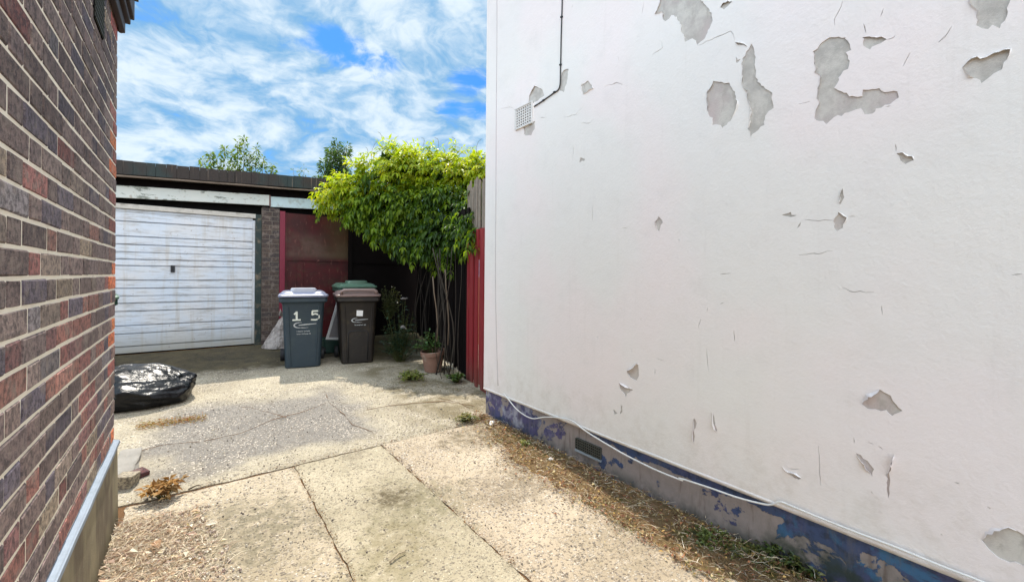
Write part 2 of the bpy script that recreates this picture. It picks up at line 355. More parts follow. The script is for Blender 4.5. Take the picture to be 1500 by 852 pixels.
# ------------------------------------------------------------------ GROUND
xs = [-300, -60, -15, -6]+[i*.25 for i in range(-12, 25)]+[8, 15, 60, 300]
ys = [-300, -60, -15, -4]+[i*.25 for i in range(-4, 56)]+[16, 30, 60, 300]
g = MB(); nx = len(xs)
g.add([(x, y, gz(y)-.014+.005*nz((x, y, 0), 2)) for y in ys for x in xs],
      [(j*nx+i, j*nx+i+1, (j+1)*nx+i+1, (j+1)*nx+i) for j in range(len(ys)-1) for i in range(nx-1)])
g.build('ground', M_dirt, kind='structure')
def slab(name, x0, x1, y0, y1, m, seed, e=.012, tilt=0):
    b = MB(); st = .04
    nx = int((x1-x0)/st)+1; ny = int((y1-y0)/st)+1
    top = []
    for j in range(ny+1):
        for i in range(nx+1):
            x = lerp(x0, x1, i/nx); y = lerp(y0, y1, j/ny); z = gz(y)+.006*nz((x, y, seed), 1.2)+.0015*nz((x, y, seed), 9)+tilt
            if i in (0, nx): x += e*nz((seed, y*7, 0))*1.4+.008*nz((seed+3, y*31, 0))
            if j in (0, ny): y += e*nz((seed, x*7, 5))*1.4+.008*nz((seed+9, x*31, 0))
            if i in (0, nx) or j in (0, ny): z -= .008
            top.append((x, y, z))
    W = nx+1
    b.add(top, [(j*W+i, j*W+i+1, (j+1)*W+i+1, (j+1)*W+i) for j in range(ny) for i in range(nx)])
    rim = [i for i in range(W)]+[j*W+nx for j in range(1, ny+1)]+[ny*W+i for i in range(nx-1, -1, -1)]+[j*W for j in range(ny-1, 0, -1)]
    k = len(rim); n0 = len(b.v)
    b.add([(top[i][0], top[i][1], top[i][2]-.06) for i in rim], [])
    b.f += [(rim[q], n0+q, n0+(q+1) % k, rim[(q+1) % k]) for q in range(k)]
    return b.build(name, m, smooth='auto', kind='structure')
slab('driveway', -.31, .582, -1.5, 3.345, M_slabA, 3, e=.006)
slab('driveway', .588, 1.216, -1.5, 3.35, M_slabB, 11, e=.006, tilt=.003)
slab('driveway', 1.224, 2.235, -1.5, 3.37, M_slabC, 23)
slab('yard', -5, 4.2, 3.372, 7.995, M_yard, 37, e=.016)
# hairline cracks of the yard filled with dirt
cr = MB()
for path, w in [([(475, 573), (482, 590), (505, 608), (515, 622), (545, 633), (548, 640)], .012), ([(538, 601), (570, 595), (610, 591), (650, 588), (700, 596)], .016), ([(300, 647), (355, 635), (400, 615), (450, 602), (480, 590)], .012), ([(180, 668), (240, 652), (300, 647)], .01), ([(420, 612), (365, 597), (352, 597)], .008), ([(640, 583), (672, 590), (690, 600)], .012)]:
    pts = []
    for (a, b) in zip(path, path[1:]):
        for k in range(9): pts.append(onG(lerp(a[0], b[0], k/9), lerp(a[1], b[1], k/9)))
    pts = [p+Vector((.012*nz(p, 14), .02*nz(p+Vector((5, 0, 0)), 11), .006)) for p in pts]
    cr.ribbon(pts, [w*.5*max(.03, .3+1.9*nz(p, 5)) for p in pts], (0, 0, 1), .003)
cr.build('dirt', M_dirt, kind='stuff')

# ------------------------------------------------------------------ brickwork
def brick_face(bk, mo, o, ud, nd, L, z0, z1, pal, first, corner=None, depth=.09, end=None):
    """Flemish bond running from corner o along ud, outward normal nd."""
    o = Vector(o); ud = Vector(ud); nd = Vector(nd); k = first; z = z0
    while z < z1-.02:
        h = min(.065, z1-z-.003); x = 0; seq = [.215, .1025] if k % 2 else [.1025, .05, .215]
        i = 0
        while x < L-.01:
            if i < len(seq): w = seq[i]
            else: w = (.1025, .215)[(i+1) % 2]
            w2 = min(w, L-x)
            if w2 > .015:
                if corner and i == 0: col = R.choice(corner)
                else: col = pal(k, x)
                f = R.uniform(.72, 1.38); lo = 1.42+.4*max(0, min(1, (14-k)/12)); col = (col[0]*f*lo*1.04, col[1]*f*lo, col[2]*f*lo*.98)
                pr = R.uniform(-.0005, .0022); a = .004; jj = lambda: R.uniform(-.0015, .0015)
                vs = []
                for (dx, dz, dn) in [(0, 0, -depth), (w2, 0, -depth), (w2, h, -depth), (0, h, -depth), (0, 0, -a), (w2, 0, -a), (w2, h, -a), (0, h, -a), (a, a*.8, 0), (w2-a, a*.8, 0), (w2-a, h-a*.8, 0), (a, h-a*.8, 0)]:
                    vs.append(o+ud*(x+dx+jj()*1.6)+Vector((0, 0, z+dz+jj()*1.6))+nd*(dn+pr))
                fs = [(0, 1, 5, 4), (1, 2, 6, 5), (2, 3, 7, 6), (3, 0, 4, 7), (4, 5, 9, 8), (5, 6, 10, 9), (6, 7, 11, 10), (7, 4, 8, 11), (8, 9, 10, 11)]
                bk.add(vs, fs, col)
            x += w+.0105; i += 1
        z += .075; k += 1
def pal_left(k, x):
    r = R.random(); red = .05+.34*max(0, min(1, (18-k)/12))
    if r < red: return R.choice([(.19, .085, .078), (.21, .1, .085), (.16, .085, .085), (.23, .12, .1)])
    if r < red+.12: return R.choice([(.085, .075, .095), (.08, .07, .09)])
    if r < red+.2: return R.choice([(.2, .165, .125), (.17, .14, .12), (.15, .14, .15)])
    return R.choice([(.13, .1, .095), (.12, .094, .092), (.14, .108, .1), (.15, .12, .112), (.115, .088, .085)])
ORA = [(.13, .1, .09), (.15, .1, .09), (.11, .085, .09), (.5, .16, .05), (.32, .08, .055), (.42, .13, .06), (.2, .07, .06), (.12, .08, .08), (.13, .09, .08), (.25, .08, .07)]
XB, YB = -.345, 3.165
LB = empty('brick_outbuilding', (XB, YB, 0), 'low dark brick outbuilding in Flemish bond with cream mortar and rendered plinth', 'building')
bk, mo = MB(), MB(); Z0 = 1.354+.005-12*.075
brick_face(bk, mo, (XB, YB, 0), (0, -1, 0), (1, 0, 0), 4.6, Z0, 2.75, pal_left, 0, ORA)
brick_face(bk, mo, (XB-.11, YB, 0), (-1, 0, 0), (0, 1, 0), 3.4, Z0, 2.75, pal_left, 1)
mo.box((-4, YB-4.6, .3), (XB-.0022, YB-.0022, 2.76))
W = bk.build('wall', M_brick, LB); mo.build('mortar', M_mortar, W)
# the child mesh of a child: undo double offset
pl = MB(); n = 40
pl.loft([[(-4, YB+.012, -.1), (-.327+.006*nz((y, 0, 0), 3), y, -.1), (-.329+.004*nz((y, 3, 0), 3), y, Z0-.012), (-4, y, Z0-.012)] if False else
         [(-4, y, -.1), (-.325+.006*nz((y, 0, 0), 3), y, -.1), (-.329+.004*nz((y, 3, 0), 3), y, Z0-.014), (-4, y, Z0-.014)] for y in [lerp(YB+.012, YB-4.6, i/n) for i in range(n+1)]])
pl.build('plinth', M_cement, LB)
fl = MB()
fl.loft([[(XB-.02, y, Z0-.004), (-.322+.002*nz((y, 0, 0), 5), y, Z0-.016), (-.320+.002*nz((y, 0, 0), 5), y, Z0-.03), (-.3265, y, Z0-.03), (-.3265, y, Z0-.0135), (XB-.02, y, Z0-.0135)] for y in [lerp(YB+.014, YB-4.6, i/60) for i in range(61)]])
fl.build('flashing', M_flash, LB)
ev = MB()
ev.box((-4.2, YB-4.8, 2.765), (XB+.05, YB+.05, 2.80)); ev.box((XB+.004, YB-4.8, 2.70), (XB+.03, YB+.03, 2.764)); 
ev.box((-4.2, YB+.004, 2.70), (XB+.002, YB+.029, 2.764)); ev.box((-4.2, YB-4.8, 2.802), (XB+.065, YB+.065, 2.92))
ev.build('eaves', M_eave, LB, bev=.006)
rf = MB(); rf.box((-4.2, YB-4.8, 2.923), (XB+.08, YB+.08, 2.945)); rf.build('roof', M_felt, LB)
# gutter bracket ring at the corner and mesh vent under the eaves
hk = MB(); c0 = onY(177, 44, YB+.02)
hk.tube([c0+Vector((.0, 0, 0))+Vector((.012*math.cos(a), 0, .016*math.sin(a))) for a in [i*.45 for i in range(14)]], .003)
hk.build('hook', M_copper, LB)
vt = MB(); v0 = onX(143, 20, XB)
for i in range(9): vt.box((XB+.001, v0.y-.1+i*.025, 2.44), (XB+.008, v0.y-.093+i*.025, 2.72))
for i in range(12): vt.box((XB+.003, v0.y-.1, 2.44+i*.025), (XB+.01, v0.y+.107, 2.446+i*.025))
VT = vt.build('vent', M_wire, LB); q = MB(); q.box((XB-.002, v0.y-.105, 2.435), (XB+.0045, v0.y+.11, 2.725)); q.build('vent_backing', M_void, LB)

# ------------------------------------------------------------------ WHITE HOUSE
XW, YW = 2.23, 3.4
WH = empty('white_house', (XW, YW, 0), 'white painted house wall with grey peeled patches above a flaking blue plinth', 'house')
ZP = .30
P = []
P.append(zm(920, 0, 4.055, [(200, -60), (195, 5), (160, 85), (205, 75), (212, 120), (225, 130), (245, 115), (262, 90), (290, 105), (312, 150), (315, 190), (335, 225), (340, 252), (385, 230), (400, 240), (412, 268), (435, 250), (460, 230), (495, 150), (500, 110), (485, 60), (440, 5), (430, -60)]))
P.append(zm(920, 0, 4.055, [(550, 45), (565, 20), (600, 5), (625, 10), (600, 35), (570, 60)]))
P.append(zm(920, 0, 4.055, [(510, 485), (560, 490), (575, 500), (605, 495), (620, 530), (640, 545), (642, 590), (658, 605), (650, 650), (635, 680), (610, 720), (560, 762), (545, 740), (505, 745), (500, 700), (475, 680), (470, 600), (472, 545), (495, 515)]))
P.append([(1087.7, 86), (1096, 73), (1102, 64.6), (1106, 74), (1106.7, 98.6), (1108.7, 119), (1121, 130), (1131, 135), (1131, 148), (1133, 159), (1120, 171), (1118, 184), (1100, 200), (1098, 190), (1101, 160), (1096, 148), (1091, 131), (1087.7, 123), (1087, 94)])
P.append(zm(920, 0, 4.055, [(640, 255), (690, 259), (715, 278), (690, 272), (655, 268)]))
P.append(zm(920, 0, 4.055, [(640, 340), (655, 360), (670, 352), (664, 364), (652, 378)]))
P.append(zm(1100, 0, 3.0425, [(285, 230), (320, 190), (350, 172), (420, 168), (450, 225), (432, 235), (443, 290), (395, 345), (375, 400), (430, 415), (440, 432), (495, 430), (500, 400), (560, 396), (600, 412), (655, 410), (660, 435), (620, 465), (560, 485), (545, 512), (485, 490), (440, 500), (370, 525), (335, 550), (285, 525), (290, 490), (308, 460), (298, 440), (300, 380), (312, 340), (290, 320), (282, 260)]))
P.append(zm(1100, 0, 3.0425, [(503, 168), (590, 165), (600, 178), (530, 222), (502, 208)]))
P.append(zm(1100, 0, 3.0425, [(970, -60), (968, 20), (1005, 60), (1010, 125), (1055, 132), (1080, 115), (1105, 130), (1145, 70), (1155, 0), (1155, -60)]))
P.append(zm(1100, 0, 3.0425, [(945, 298), (975, 265), (1000, 250), (1025, 262), (1090, 235), (1140, 218), (1168, 220), (1160, 245), (1130, 280), (1110, 310), (1060, 345), (1030, 372), (1010, 350), (965, 352), (955, 320)]))
P.append(zm(1100, 0, 3.0425, [(652, 680), (728, 695), (730, 712), (690, 733), (668, 715)]))
for q in ([(222, 468), (235, 420), (255, 380), (290, 402), (298, 425), (270, 448), (245, 465)], [(365, 400), (372, 335), (390, 310), (405, 310), (402, 350), (385, 412)], [(460, 380), (495, 362), (520, 395), (470, 424)], [(205, 570), (255, 540), (255, 575), (240, 604), (210, 604)], [(460, 700), (480, 712), (452, 728)]):
    P.append(zm(700, 0, 3.0425, q))
P.append(zm(700, 250, 2.7475, [(715, 205), (730, 184), (747, 208), (735, 230), (732, 245), (722, 240)]))
P.append(zm(700, 250, 2.7475, [(600, 805), (645, 770), (650, 815), (640, 845), (615, 830)]))
for q in ([(878, 62), (945, 100), (925, 110), (905, 130), (880, 95)], [(848, 195), (870, 212), (855, 218)], [(890, 165), (893, 205), (880, 215), (885, 190)]): P.append(zm(640, 540, 3.278, q))
for q in ([(368, 72), (376, 95), (362, 135), (356, 130)], [(357, 166), (392, 186), (385, 205), (345, 250), (333, 205)], [(125, 178), (150, 172), (160, 165), (165, 178), (188, 180), (160, 188)], [(185, 228), (202, 208), (198, 222)]): P.append(zm(1100, 250, 2.7475, q))
P.append([(1262, 590), (1270, 577), (1290, 570), (1305, 580), (1312, 592), (1322, 600), (1308, 610), (1296, 600), (1270, 597)])
for q in ([(885, 205), (930, 235), (950, 265), (945, 292), (915, 260)], [(1000, 290), (1025, 210), (1012, 260), (1008, 330), (1003, 370), (997, 360)], [(362, 58), (370, 95), (378, 130), (370, 125), (362, 90)], [(293, 80), (304, 95), (296, 120), (292, 170), (288, 165), (290, 110)], [(615, 258), (650, 285), (665, 280), (690, 300), (660, 298), (640, 282)]): P.append(zm(900, 580, 2.5, q))
P.append(zm(1380, 640, 4.017, [(232, 600), (250, 555), (290, 520), (330, 535), (390, 522), (440, 545), (482, 570), (560, 640), (560, 745), (482, 745), (390, 730), (330, 705), (270, 650)]))
CR = []
for ox, oy, s, q in ((700, 0, 3.0425, [[(565, 388), (600, 378), (620, 370), (650, 378)], [(385, 525), (425, 515), (440, 510), (475, 470)], [(105, 485), (150, 478), (172, 495)], [(172, 500), (165, 560)], [(775, 250), (800, 230), (825, 215), (820, 185)], [(280, 525), (305, 525)], [(460, 550), (500, 550), (520, 530)], [(430, 645), (425, 710)], [(395, 105), (405, 80)], [(740, 10), (735, 65)], [(985, 205), (1060, 170), (1130, 140), (1145, 165), (1148, 190)], [(415, 40), (428, 22)], [(625, 280), (630, 258)]]),
                    (1100, 0, 3.0425, [[(412, 0), (400, 40), (376, 85), (372, 115)], [(592, 42), (578, 80)], [(505, 105), (510, 150)], [(602, 182), (640, 165), (650, 155)], [(870, 160), (835, 195), (870, 170), (895, 120)], [(645, 640), (650, 675)], [(215, 465), (265, 455)], [(600, 480), (625, 477)], [(680, 300), (710, 235)], [(408, 840), (410, 852)]]),
                    (700, 250, 2.7475, [[(463, 135), (463, 210)], [(890, 635), (900, 595)], [(923, 570), (930, 550)], [(480, 660), (489, 680)], [(922, 710), (925, 760), (929, 810)], [(1032, 640), (1036, 690)], [(620, 712), (622, 735)], [(735, 678), (737, 690)], [(585, 230), (607, 226)], [(975, 537), (993, 528)], [(720, 750), (760, 770)], [(1018, 412), (975, 415)], [(655, 590), (660, 605)], [(812, 270), (812, 285)], [(715, 800), (714, 822)], [(575, 548), (575, 562)]]),
                    (1100, 250, 2.7475, [[(365, 468), (400, 485), (440, 488), (495, 488)], [(195, 338), (290, 330), (330, 320)], [(1055, 418), (1095, 415)], [(392, 186), (420, 184)], [(215, 200), (330, 200)], [(525, 540), (530, 580)]]),
                    (900, 580, 2.5, [[(750, 180), (752, 240), (756, 325)], [(100, 110), (118, 135)], [(930, 170), (950, 172)], [(968, 182), (985, 195)], [(25, 30), (28, 60)], [(1245, 315), (1268, 320)], [(1362, 405), (1380, 408)], [(630, 262), (680, 265)], [(878, 150), (880, 170)], [(940, 345), (948, 355)], [(970, 420), (978, 426)], [(1195, 500), (1205, 506)]])):
    for path in q: CR.append(zm(ox, oy, s, path))
def wl(u, v): p = onX(u, v, XW); return (p.y, p.z)
def jag(poly, st=.012, amp=.005):
    out = []
    for a, b in zip(poly, poly[1:]+poly[:1]):
        L = math.dist(a, b); n = max(1, int(L/st))
        for k in range(n):
            x, y = lerp(a[0], b[0], k/n), lerp(a[1], b[1], k/n); am = min(amp, L*.12)
            out.append((x+am*2*nz((x, y, 1), 55), y+am*2*nz((x, y, 7), 55)))
    return out
holes = [jag([wl(*q) for q in poly]) for poly in P]
for path in CR:
    w = [wl(*q) for q in path]; pts = []
    for a, b in zip(w, w[1:]):
        n = max(2, int(math.dist(a, b)/.015))
        for k in range(n): pts.append((lerp(a[0], b[0], k/n), lerp(a[1], b[1], k/n)))
    pts.append(w[-1]); n = len(pts)
    pts = [(x+.006*nz((x, y, 2), 40), y+.006*nz((x, y, 8), 40)) for x, y in pts]
    up, dn = [], []
    for i, (x, y) in enumerate(pts):
        a = pts[max(0, i-1)]; b = pts[min(n-1, i+1)]; d = math.hypot(b[0]-a[0], b[1]-a[1]) or 1
        nx_, ny_ = -(b[1]-a[1])/d, (b[0]-a[0])/d; wd = (.0004+.0015*math.sin(PI*min(.97, max(.03, i/(n-1)))))*(.6+1.0*abs(nz((x, y, 3), 30)))
        up.append((x+nx_*wd, y+ny_*wd)); dn.append((x-nx_*wd, y-ny_*wd))
    holes.append(up+dn[::-1])
ZT = 5.6
# outer outline of the paint skin; its lower edge is ragged and hangs over the plinth
low = [(lerp(YW-.003, -3, i/300), ZP-.012+.004*nz((i*.13, 0, 0))+.006*nz((i*.5, 4, 0))) for i in range(301)]
outer = low+[(-3, ZT), (YW-.003, ZT)]
from mathutils.geometry import delaunay_2d_cdt
pts2, ed2 = [], []
for ring in [outer]+holes:
    n0 = len(pts2); pts2 += [Vector(p) for p in ring]; ed2 += [(n0+i, n0+(i+1) % len(ring)) for i in range(len(ring))]
gy = [(lerp(-2.9, YW-.1, i/16), lerp(ZP+.1, ZT-.1, j/14)) for i in range(17) for j in range(15)]
pts2 += [Vector(p) for p in gy]
V2, E2, F2 = delaunay_2d_cdt(pts2, ed2, [], 0, 1e-6)[:3]
def inside(p, ring):
    c = False; x, y = p; j = len(ring)-1
    for i in range(len(ring)):
        xi, yi = ring[i]; xj, yj = ring[j]
        if (yi > y) != (yj > y) and x < (xj-xi)*(y-yi)/(yj-yi)+xi: c = not c
        j = i
    return c
bbs = [(min(p[0] for p in h), max(p[0] for p in h), min(p[1] for p in h), max(p[1] for p in h)) for h in holes]
keep = []
for tri in F2:
    cx = sum(V2[i][0] for i in tri)/len(tri); cy = sum(V2[i][1] for i in tri)/len(tri)
    if not inside((cx, cy), outer): continue
    if any(b_[0] <= cx <= b_[1] and b_[2] <= cy <= b_[3] and inside((cx, cy), h) for b_, h in zip(bbs, holes)): continue
    keep.append(tuple(tri))
cnt = {}
for tri in keep:
    for i in range(len(tri)): e = (tri[i], tri[(i+1) % len(tri)]); k = tuple(sorted(e)); cnt.setdefault(k, []).append(e)
nv = len(V2); fs = list(keep)
for k, es in cnt.items():
    if len(es) == 1: a_, b_ = es[0]; fs.append((a_, a_+nv, b_+nv, b_))
me = bpy.data.meshes.new('paint')
me.from_pydata([(-.0049, v[0]-YW, v[1]) for v in V2]+[(-.0006, v[0]-YW, v[1]) for v in V2], [], fs); me.update()
bm = bmesh.new(); bm.from_mesh(me); bmesh.ops.delete(bm, geom=[v for v in bm.verts if not v.link_faces], context='VERTS'); bmesh.ops.recalc_face_normals(bm, faces=bm.faces)
if sum(f.normal.x*f.calc_area() for f in bm.faces) > 0: bmesh.ops.reverse_faces(bm, faces=bm.faces)
bm.to_mesh(me); bm.free()
me.materials.clear(); me.materials.append(M_white); me.name = 'paint'
sk = bpy.data.objects.new('paint', me); C.objects.link(sk); sk.parent = WH
wb = MB(); wb.box((XW, -3, ZP-.02), (9, YW-.004, 5.7)); wb.build('wall', M_render, WH)
rr = MB(); rr.box((XW+.003, YW-.003, ZP-.015), (9, YW+.002, 5.62)); rr.build('rear_paint', M_white, WH)
rf = MB(); rf.loft([[(XW-.25, y, 5.62), (5.6, y, 8.2), (9.3, y, 5.62)] for y in (-3.2, YW+.25)]); rf.build('roof', M_slate, WH)
pb = MB(); n = 160
pb.loft([[(XW+.012+.004*nz((y*2, 0, 0), 3), y, -.1), (XW+.014+.004*nz((y*2, 5, 0), 3), y, .1), (XW+.016+.003*nz((y*2, 9, 0), 3), y, .2), (XW+.017, y, ZP-.021), (9, y, ZP-.021), (9, y, -.1)] for y in [lerp(YW-.012, -3, i/n) for i in range(n+1)]])
PLO = pb.build('plinth', M_plinth, WH, smooth='auto')
# bead of paint along the foot of the wall
bd = MB()
bd.loft([[(XW-.0052, y, ZP+.004+.004*nz((y, 1, 0), 3)), (XW-.0078-.003*nz((y*3, 2, 0), 2), y, ZP-.006+.003*nz((y, 0, 0), 8)), (XW-.004, y, ZP-.0135+.004*nz((y, 7, 0), 9)), (XW+.014, y, ZP-.017), (XW+.002, y, ZP+.004)] for y in [lerp(YW-.002, -3, i/260) for i in range(261)]])
bd.build('drip_bead', M_white, WH, smooth=True)
# curled flakes on chosen hole edges
def curl(idx, a, b, wid, lift):
    ring = holes[idx]; n = len(ring); cx = sum(p[0] for p in ring)/n; cy = sum(p[1] for p in ring)/n
    i0, i1 = int(a*n), int(b*n); seg = [ring[i % n] for i in range(i0, i1+1)]; m = len(seg)
    fk = MB(); rows = []
    for t_ in (0, .35, .7, 1):
        row = []
        for k, (y, z) in enumerate(seg):
            e = math.sin(PI*max(.02, min(.98, k/(m-1))))**.6*(.7+.5*nz((y, z, 5), 25)); d = math.hypot(cx-y, cy-z) or 1
            s = wid*e*t_*(1-.45*t_); l = lift*e*t_**1.3+.0046
            row.append(Vector((XW-l, y+(cx-y)/d*s, z+(cy-z)/d*s)))
        rows.append(row)
    for off in (0, .0016):
        b0 = len(fk.v); vs = [p+Vector((off, 0, 0)) for r in rows for p in r]
        fk.add(vs, [(i*m+k, i*m+k+1, (i+1)*m+k+1, (i+1)*m+k) for i in range(3) for k in range(m-1)])
    fk.build('peeling_flake', M_white, WH, smooth=True)
for a in [(0, .03, .2, .02, .008), (1, .0, .5, .025, .012), (2, .78, 1.0, .02, .01), (2, .3, .45, .015, .01), (3, .6, .98, .022, .012), (4, .0, .5, .02, .015), (6, .78, 1.0, .012, .006), (9, .0, .5, .02, .014), (9, .86, 1.0, .018, .016), (8, .08, .3, .015, .01), (7, 0, .4, .012, .008), (10, .05, .5, .012, .008), (16, .75, 1.1, .014, .012), (17, .0, .4, .035, .03), (18, .0, .4, .03, .02), (25, 0, .3, .035, .03), (26, .6, 1.05, .03, .02), (27, .0, .45, .02, .025), (28, .55, 1., .018, .025), (29, .5, 1., .014, .015), (31, .0, .35, .02, .012), (11, .1, .4, .015, .01), (13, .4, .8, .012, .01), (30, 0, .5, .02, .015), (21, .5, 1., .01, .012), (22, 0, .35, .012, .008)]: curl(*a)
# wall vent (painted plastic grid)
vc = [onX(*q, XW) for q in ((758, 160), (780, 154), (780, 180), (757, 188))]
y0, y1 = vc[1].y, vc[0].y; z0, z1 = 2.42, 2.42
z1 = (vc[0].z+vc[1].z)/2; z0 = (vc[2].z+vc[3].z)/2
fr = MB(); n = 7
for i in range(n+1): y = lerp(y0, y1, i/n); fr.box((XW-.016, y-.0045, z0), (XW-.007, y+.0045, z1))
for i in range(n+1): z = lerp(z0, z1, i/n); fr.box((XW-.014, y0-.0045, z-.0045), (XW-.0055, y1+.0045, z+.0045))
fr.box((XW-.019, y0-.013, z0-.013), (XW-.005, y0-.005, z1+.013)); fr.box((XW-.019, y1+.005, z0-.013), (XW-.005, y1+.013, z1+.013))
fr.box((XW-.02, y0-.0128, z1+.005), (XW-.005, y1+.0128, z1+.0132)); fr.box((XW-.02, y0-.0128, z0-.0132), (XW-.005, y1+.0128, z0-.005))
VG = fr.build('wall_vent', M_ventwhite, WH)
q = MB(); q.box((XW-.0054, y0, z0), (XW-.0045, y1, z1)); q.build('vent_backing', plain('vent shade', (.16, .14, .14), .9), WH)
# air brick in the plinth
ya, yb = onX(879, 660, XW).y, onX(843, 645, XW).y; za = onX(861, 664, XW).z; zb = za+.072
ab = MB()
for i in range(14): y = lerp(ya, yb, i/13); ab.box((XW-.001, y-.003, za), (XW+.02, y+.003, zb))
for i in range(5): z = lerp(za, zb, i/4); ab.box((XW-.0005, ya, z-.003), (XW+.02, yb, z+.003))
ab.build('air_brick', M_iron, WH); q = MB(); q.box((XW+.004, ya-.002, za-.001), (XW+.0075, yb+.002, zb+.001)); q.build('air_brick_recess', M_void, WH)
q = MB(); q.box((XW-.004, ya-.004, za-.02), (XW+.015, yb+.004, za-.006), j=.002); q.build('air_brick_sill', plain('blue grey sill', (.33, .38, .42), .8, .4, 30), WH)
# cables
def cable(name, pts, r, m, label, off=.004):
    p3 = []
    for i in range(len(pts)-1):
        a = pts[max(0, i-1)]; b = pts[i]; c = pts[i+1]; d = pts[min(len(pts)-1, i+2)]
        for k in range(6):
            t = k/6; q = [.5*((2*b[j])+(-a[j]+c[j])*t+(2*a[j]-5*b[j]+4*c[j]-d[j])*t*t+(-a[j]+3*b[j]-3*c[j]+d[j])*t**3) for j in (0, 1)]
            p = onX(q[0], q[1], XW-r-off); p3.append(p)
    base = p3[-1]; o = empty(name, tuple(base), label, 'cable'); b = MB(); b.tube(p3, r, 6); b.build('sheath', m, o, smooth=True); return o
o = cable('cable', [(823.5, -60), (823.5, 0), (822, 50), (821, 100), (819.5, 128), (810, 137), (793, 149), (781, 157)], .005, M_black, 'thin black cable dropping down the white wall to the small square vent', .006)
for (u, v) in ((822.5, 25), (821, 95), (812, 135), (796, 147)):
    ck = MB(); p = onX(u, v, XW-.012); ck.box((p.x-.006, p.y-.009, p.z-.005), (p.x+.008, p.y+.009, p.z+.005)); ck.build('clip', M_black, o)
cable('cable', [(728, -60), (728, 60), (727, 180), (726.5, 300), (726, 400), (727, 480), (730, 575)], .0035, M_greywire, 'thin painted-over cable running straight down beside the corner of the white wall', .002)
cz = zm(640, 540, 3.278, [(320, 118), (345, 148), (390, 200), (455, 237), (520, 231), (590, 235), (650, 250), (720, 302), (850, 381), (920, 420), (1020, 470), (1100, 505), (1180, 535)])+zm(900, 580, 2.5, [(240, 300), (350, 335), (450, 370), (540, 393), (575, 396), (605, 386), (640, 398), (760, 448), (900, 503), (1050, 560), (1200, 622), (1340, 676), (1500, 745)])
cable('cable', cz, .005, M_pvc, 'white cable sagging along the top of the blue plinth', .012)

# ------------------------------------------------------------------ GARAGE BLOCK
YG = 8.0
GA = empty('garage_block', (-.25, YG, .225), 'flat roofed garages with white up-and-over door, brick pier and maroon panelled door', 'garage')
def rz(x): return .046*(x+.83)                      # the old roof line climbs to the right
def sheared(b, x0, x1, y0, y1, z0, z1, n=1, col=None):
    for i in range(n):
        a, c = lerp(x0, x1, i/n), lerp(x0, x1, (i+1)/n)
        b.add([(x, y, z+rz(x)) for z in (z0, z1) for y in (y0, y1) for x in (a, c)], [(0, 2, 3, 1), (4, 5, 7, 6), (0, 1, 5, 4), (2, 6, 7, 3), (0, 4, 6, 2), (1, 3, 7, 5)], col)
dz = lambda v: onY(174, v, YG+.03).z
grooves = [dz(v) for v in (323, 345, 357, 368.6, 379, 388.5, 410, 422, 433.5, 444, 456, 477, 489, 508)]
deep = [1, 1, 1, .55, 1, 1, 1, 1, .5, 1, 1, 1, 1, 1.2]
prof = [(YG+.03, .235)]
for z, dp in sorted(zip(grooves, deep)):
    prof += [(YG+.03, z-.011), (YG+.03+.026*dp, z-.008), (YG+.03+.03*dp, z+.005), (YG+.028, z+.007)]
prof += [(YG+.03, 2.225)]
db = MB(); nxs = 24
for i in range(nxs):
    xa, xb = lerp(-1.29, .755, i/nxs), lerp(-1.29, .755, (i+1)/nxs)
    vs = [(x, y, z) for x in (xa, xb) for y, z in prof]; k = len(prof)
    db.add(vs, [(j, j+1, k+j+1, k+j)[::-1] for j in range(k-1)])
db.box((-1.33, YG+.02, .235), (-1.292, YG+.07, 2.235)); db.box((.757, YG+.02, .235), (.792, YG+.07, 2.235)); db.box((-1.291, YG+.02, 2.226), (.756, YG+.07, 2.262))
DO = db.build('garage_door', M_door, GA)
hn = MB(); hc = onY(253, 393, YG+.0)
hn.box((hc.x-.025, YG+.012, hc.z-.055), (hc.x+.025, YG+.026, hc.z+.045)); hn.tube([(hc.x-.018, YG-.01, hc.z+.01), (hc.x-.016, YG-.025, hc.z-.03), (hc.x, YG-.028, hc.z-.045), (hc.x+.016, YG-.025, hc.z-.03), (hc.x+.018, YG-.01, hc.z+.01)], .007)
h_ = MB(); h_.v = [p-Vector(GA.location) for p in hn.v]; h_.f = hn.f; h_.c = hn.c
ho = h_.build('handle', M_black, DO, local=True)
b = MB(); b.box((.795, YG-.03, .2), (.878, YG+.07, 2.33)); b.build('door_jamb', M_jamb, GA, bev=.004); b = MB(); b.box((-1.42, YG-.03, .2), (-1.335, YG+.07, 2.33)); b.build('door_jamb', M_jamb, GA, bev=.004)
b = MB(); b.box((-1.33, YG-.01, 2.265), (.80, YG+.05, 2.335)); b.build('frame_head', M_strip, GA, bev=.004)
b = MB(); b.box((-1.5, YG+.08, .2), (3.5, YG+.12, 2.7)); b.build('dark_interior', M_void, GA)
bk, mo = MB(), MB()
pg = lambda k, x: R.choice([(.1, .07, .055), (.085, .06, .05), (.12, .085, .065), (.07, .055, .05)])
zz = .22; k = 0
while zz < 2.42:
    x = .884
    for w in ((.1025, .138) if k % 2 else (.138, .1025)):
        c = pg(0, 0); a = .004
        bk.add([(x, YG-.025, zz), (x+w, YG-.025, zz), (x+w, YG-.025, zz+.065), (x, YG-.025, zz+.065), (x-.0, YG-.01, zz), (x+w, YG-.01, zz), (x+w, YG-.01, zz+.065), (x, YG-.01, zz+.065)], [(0, 1, 2, 3), (0, 4, 5, 1), (1, 5, 6, 2), (2, 6, 7, 3), (3, 7, 4, 0)], c); x += w+.01
    zz += .075; k += 1
PI_ = bk.build('brick_pier', M_brick, GA); mo.box((.881, YG-.0215, .2), (1.137, YG+.07, 2.45)); mo.build('pier_mortar', M_mortar_dark, GA)
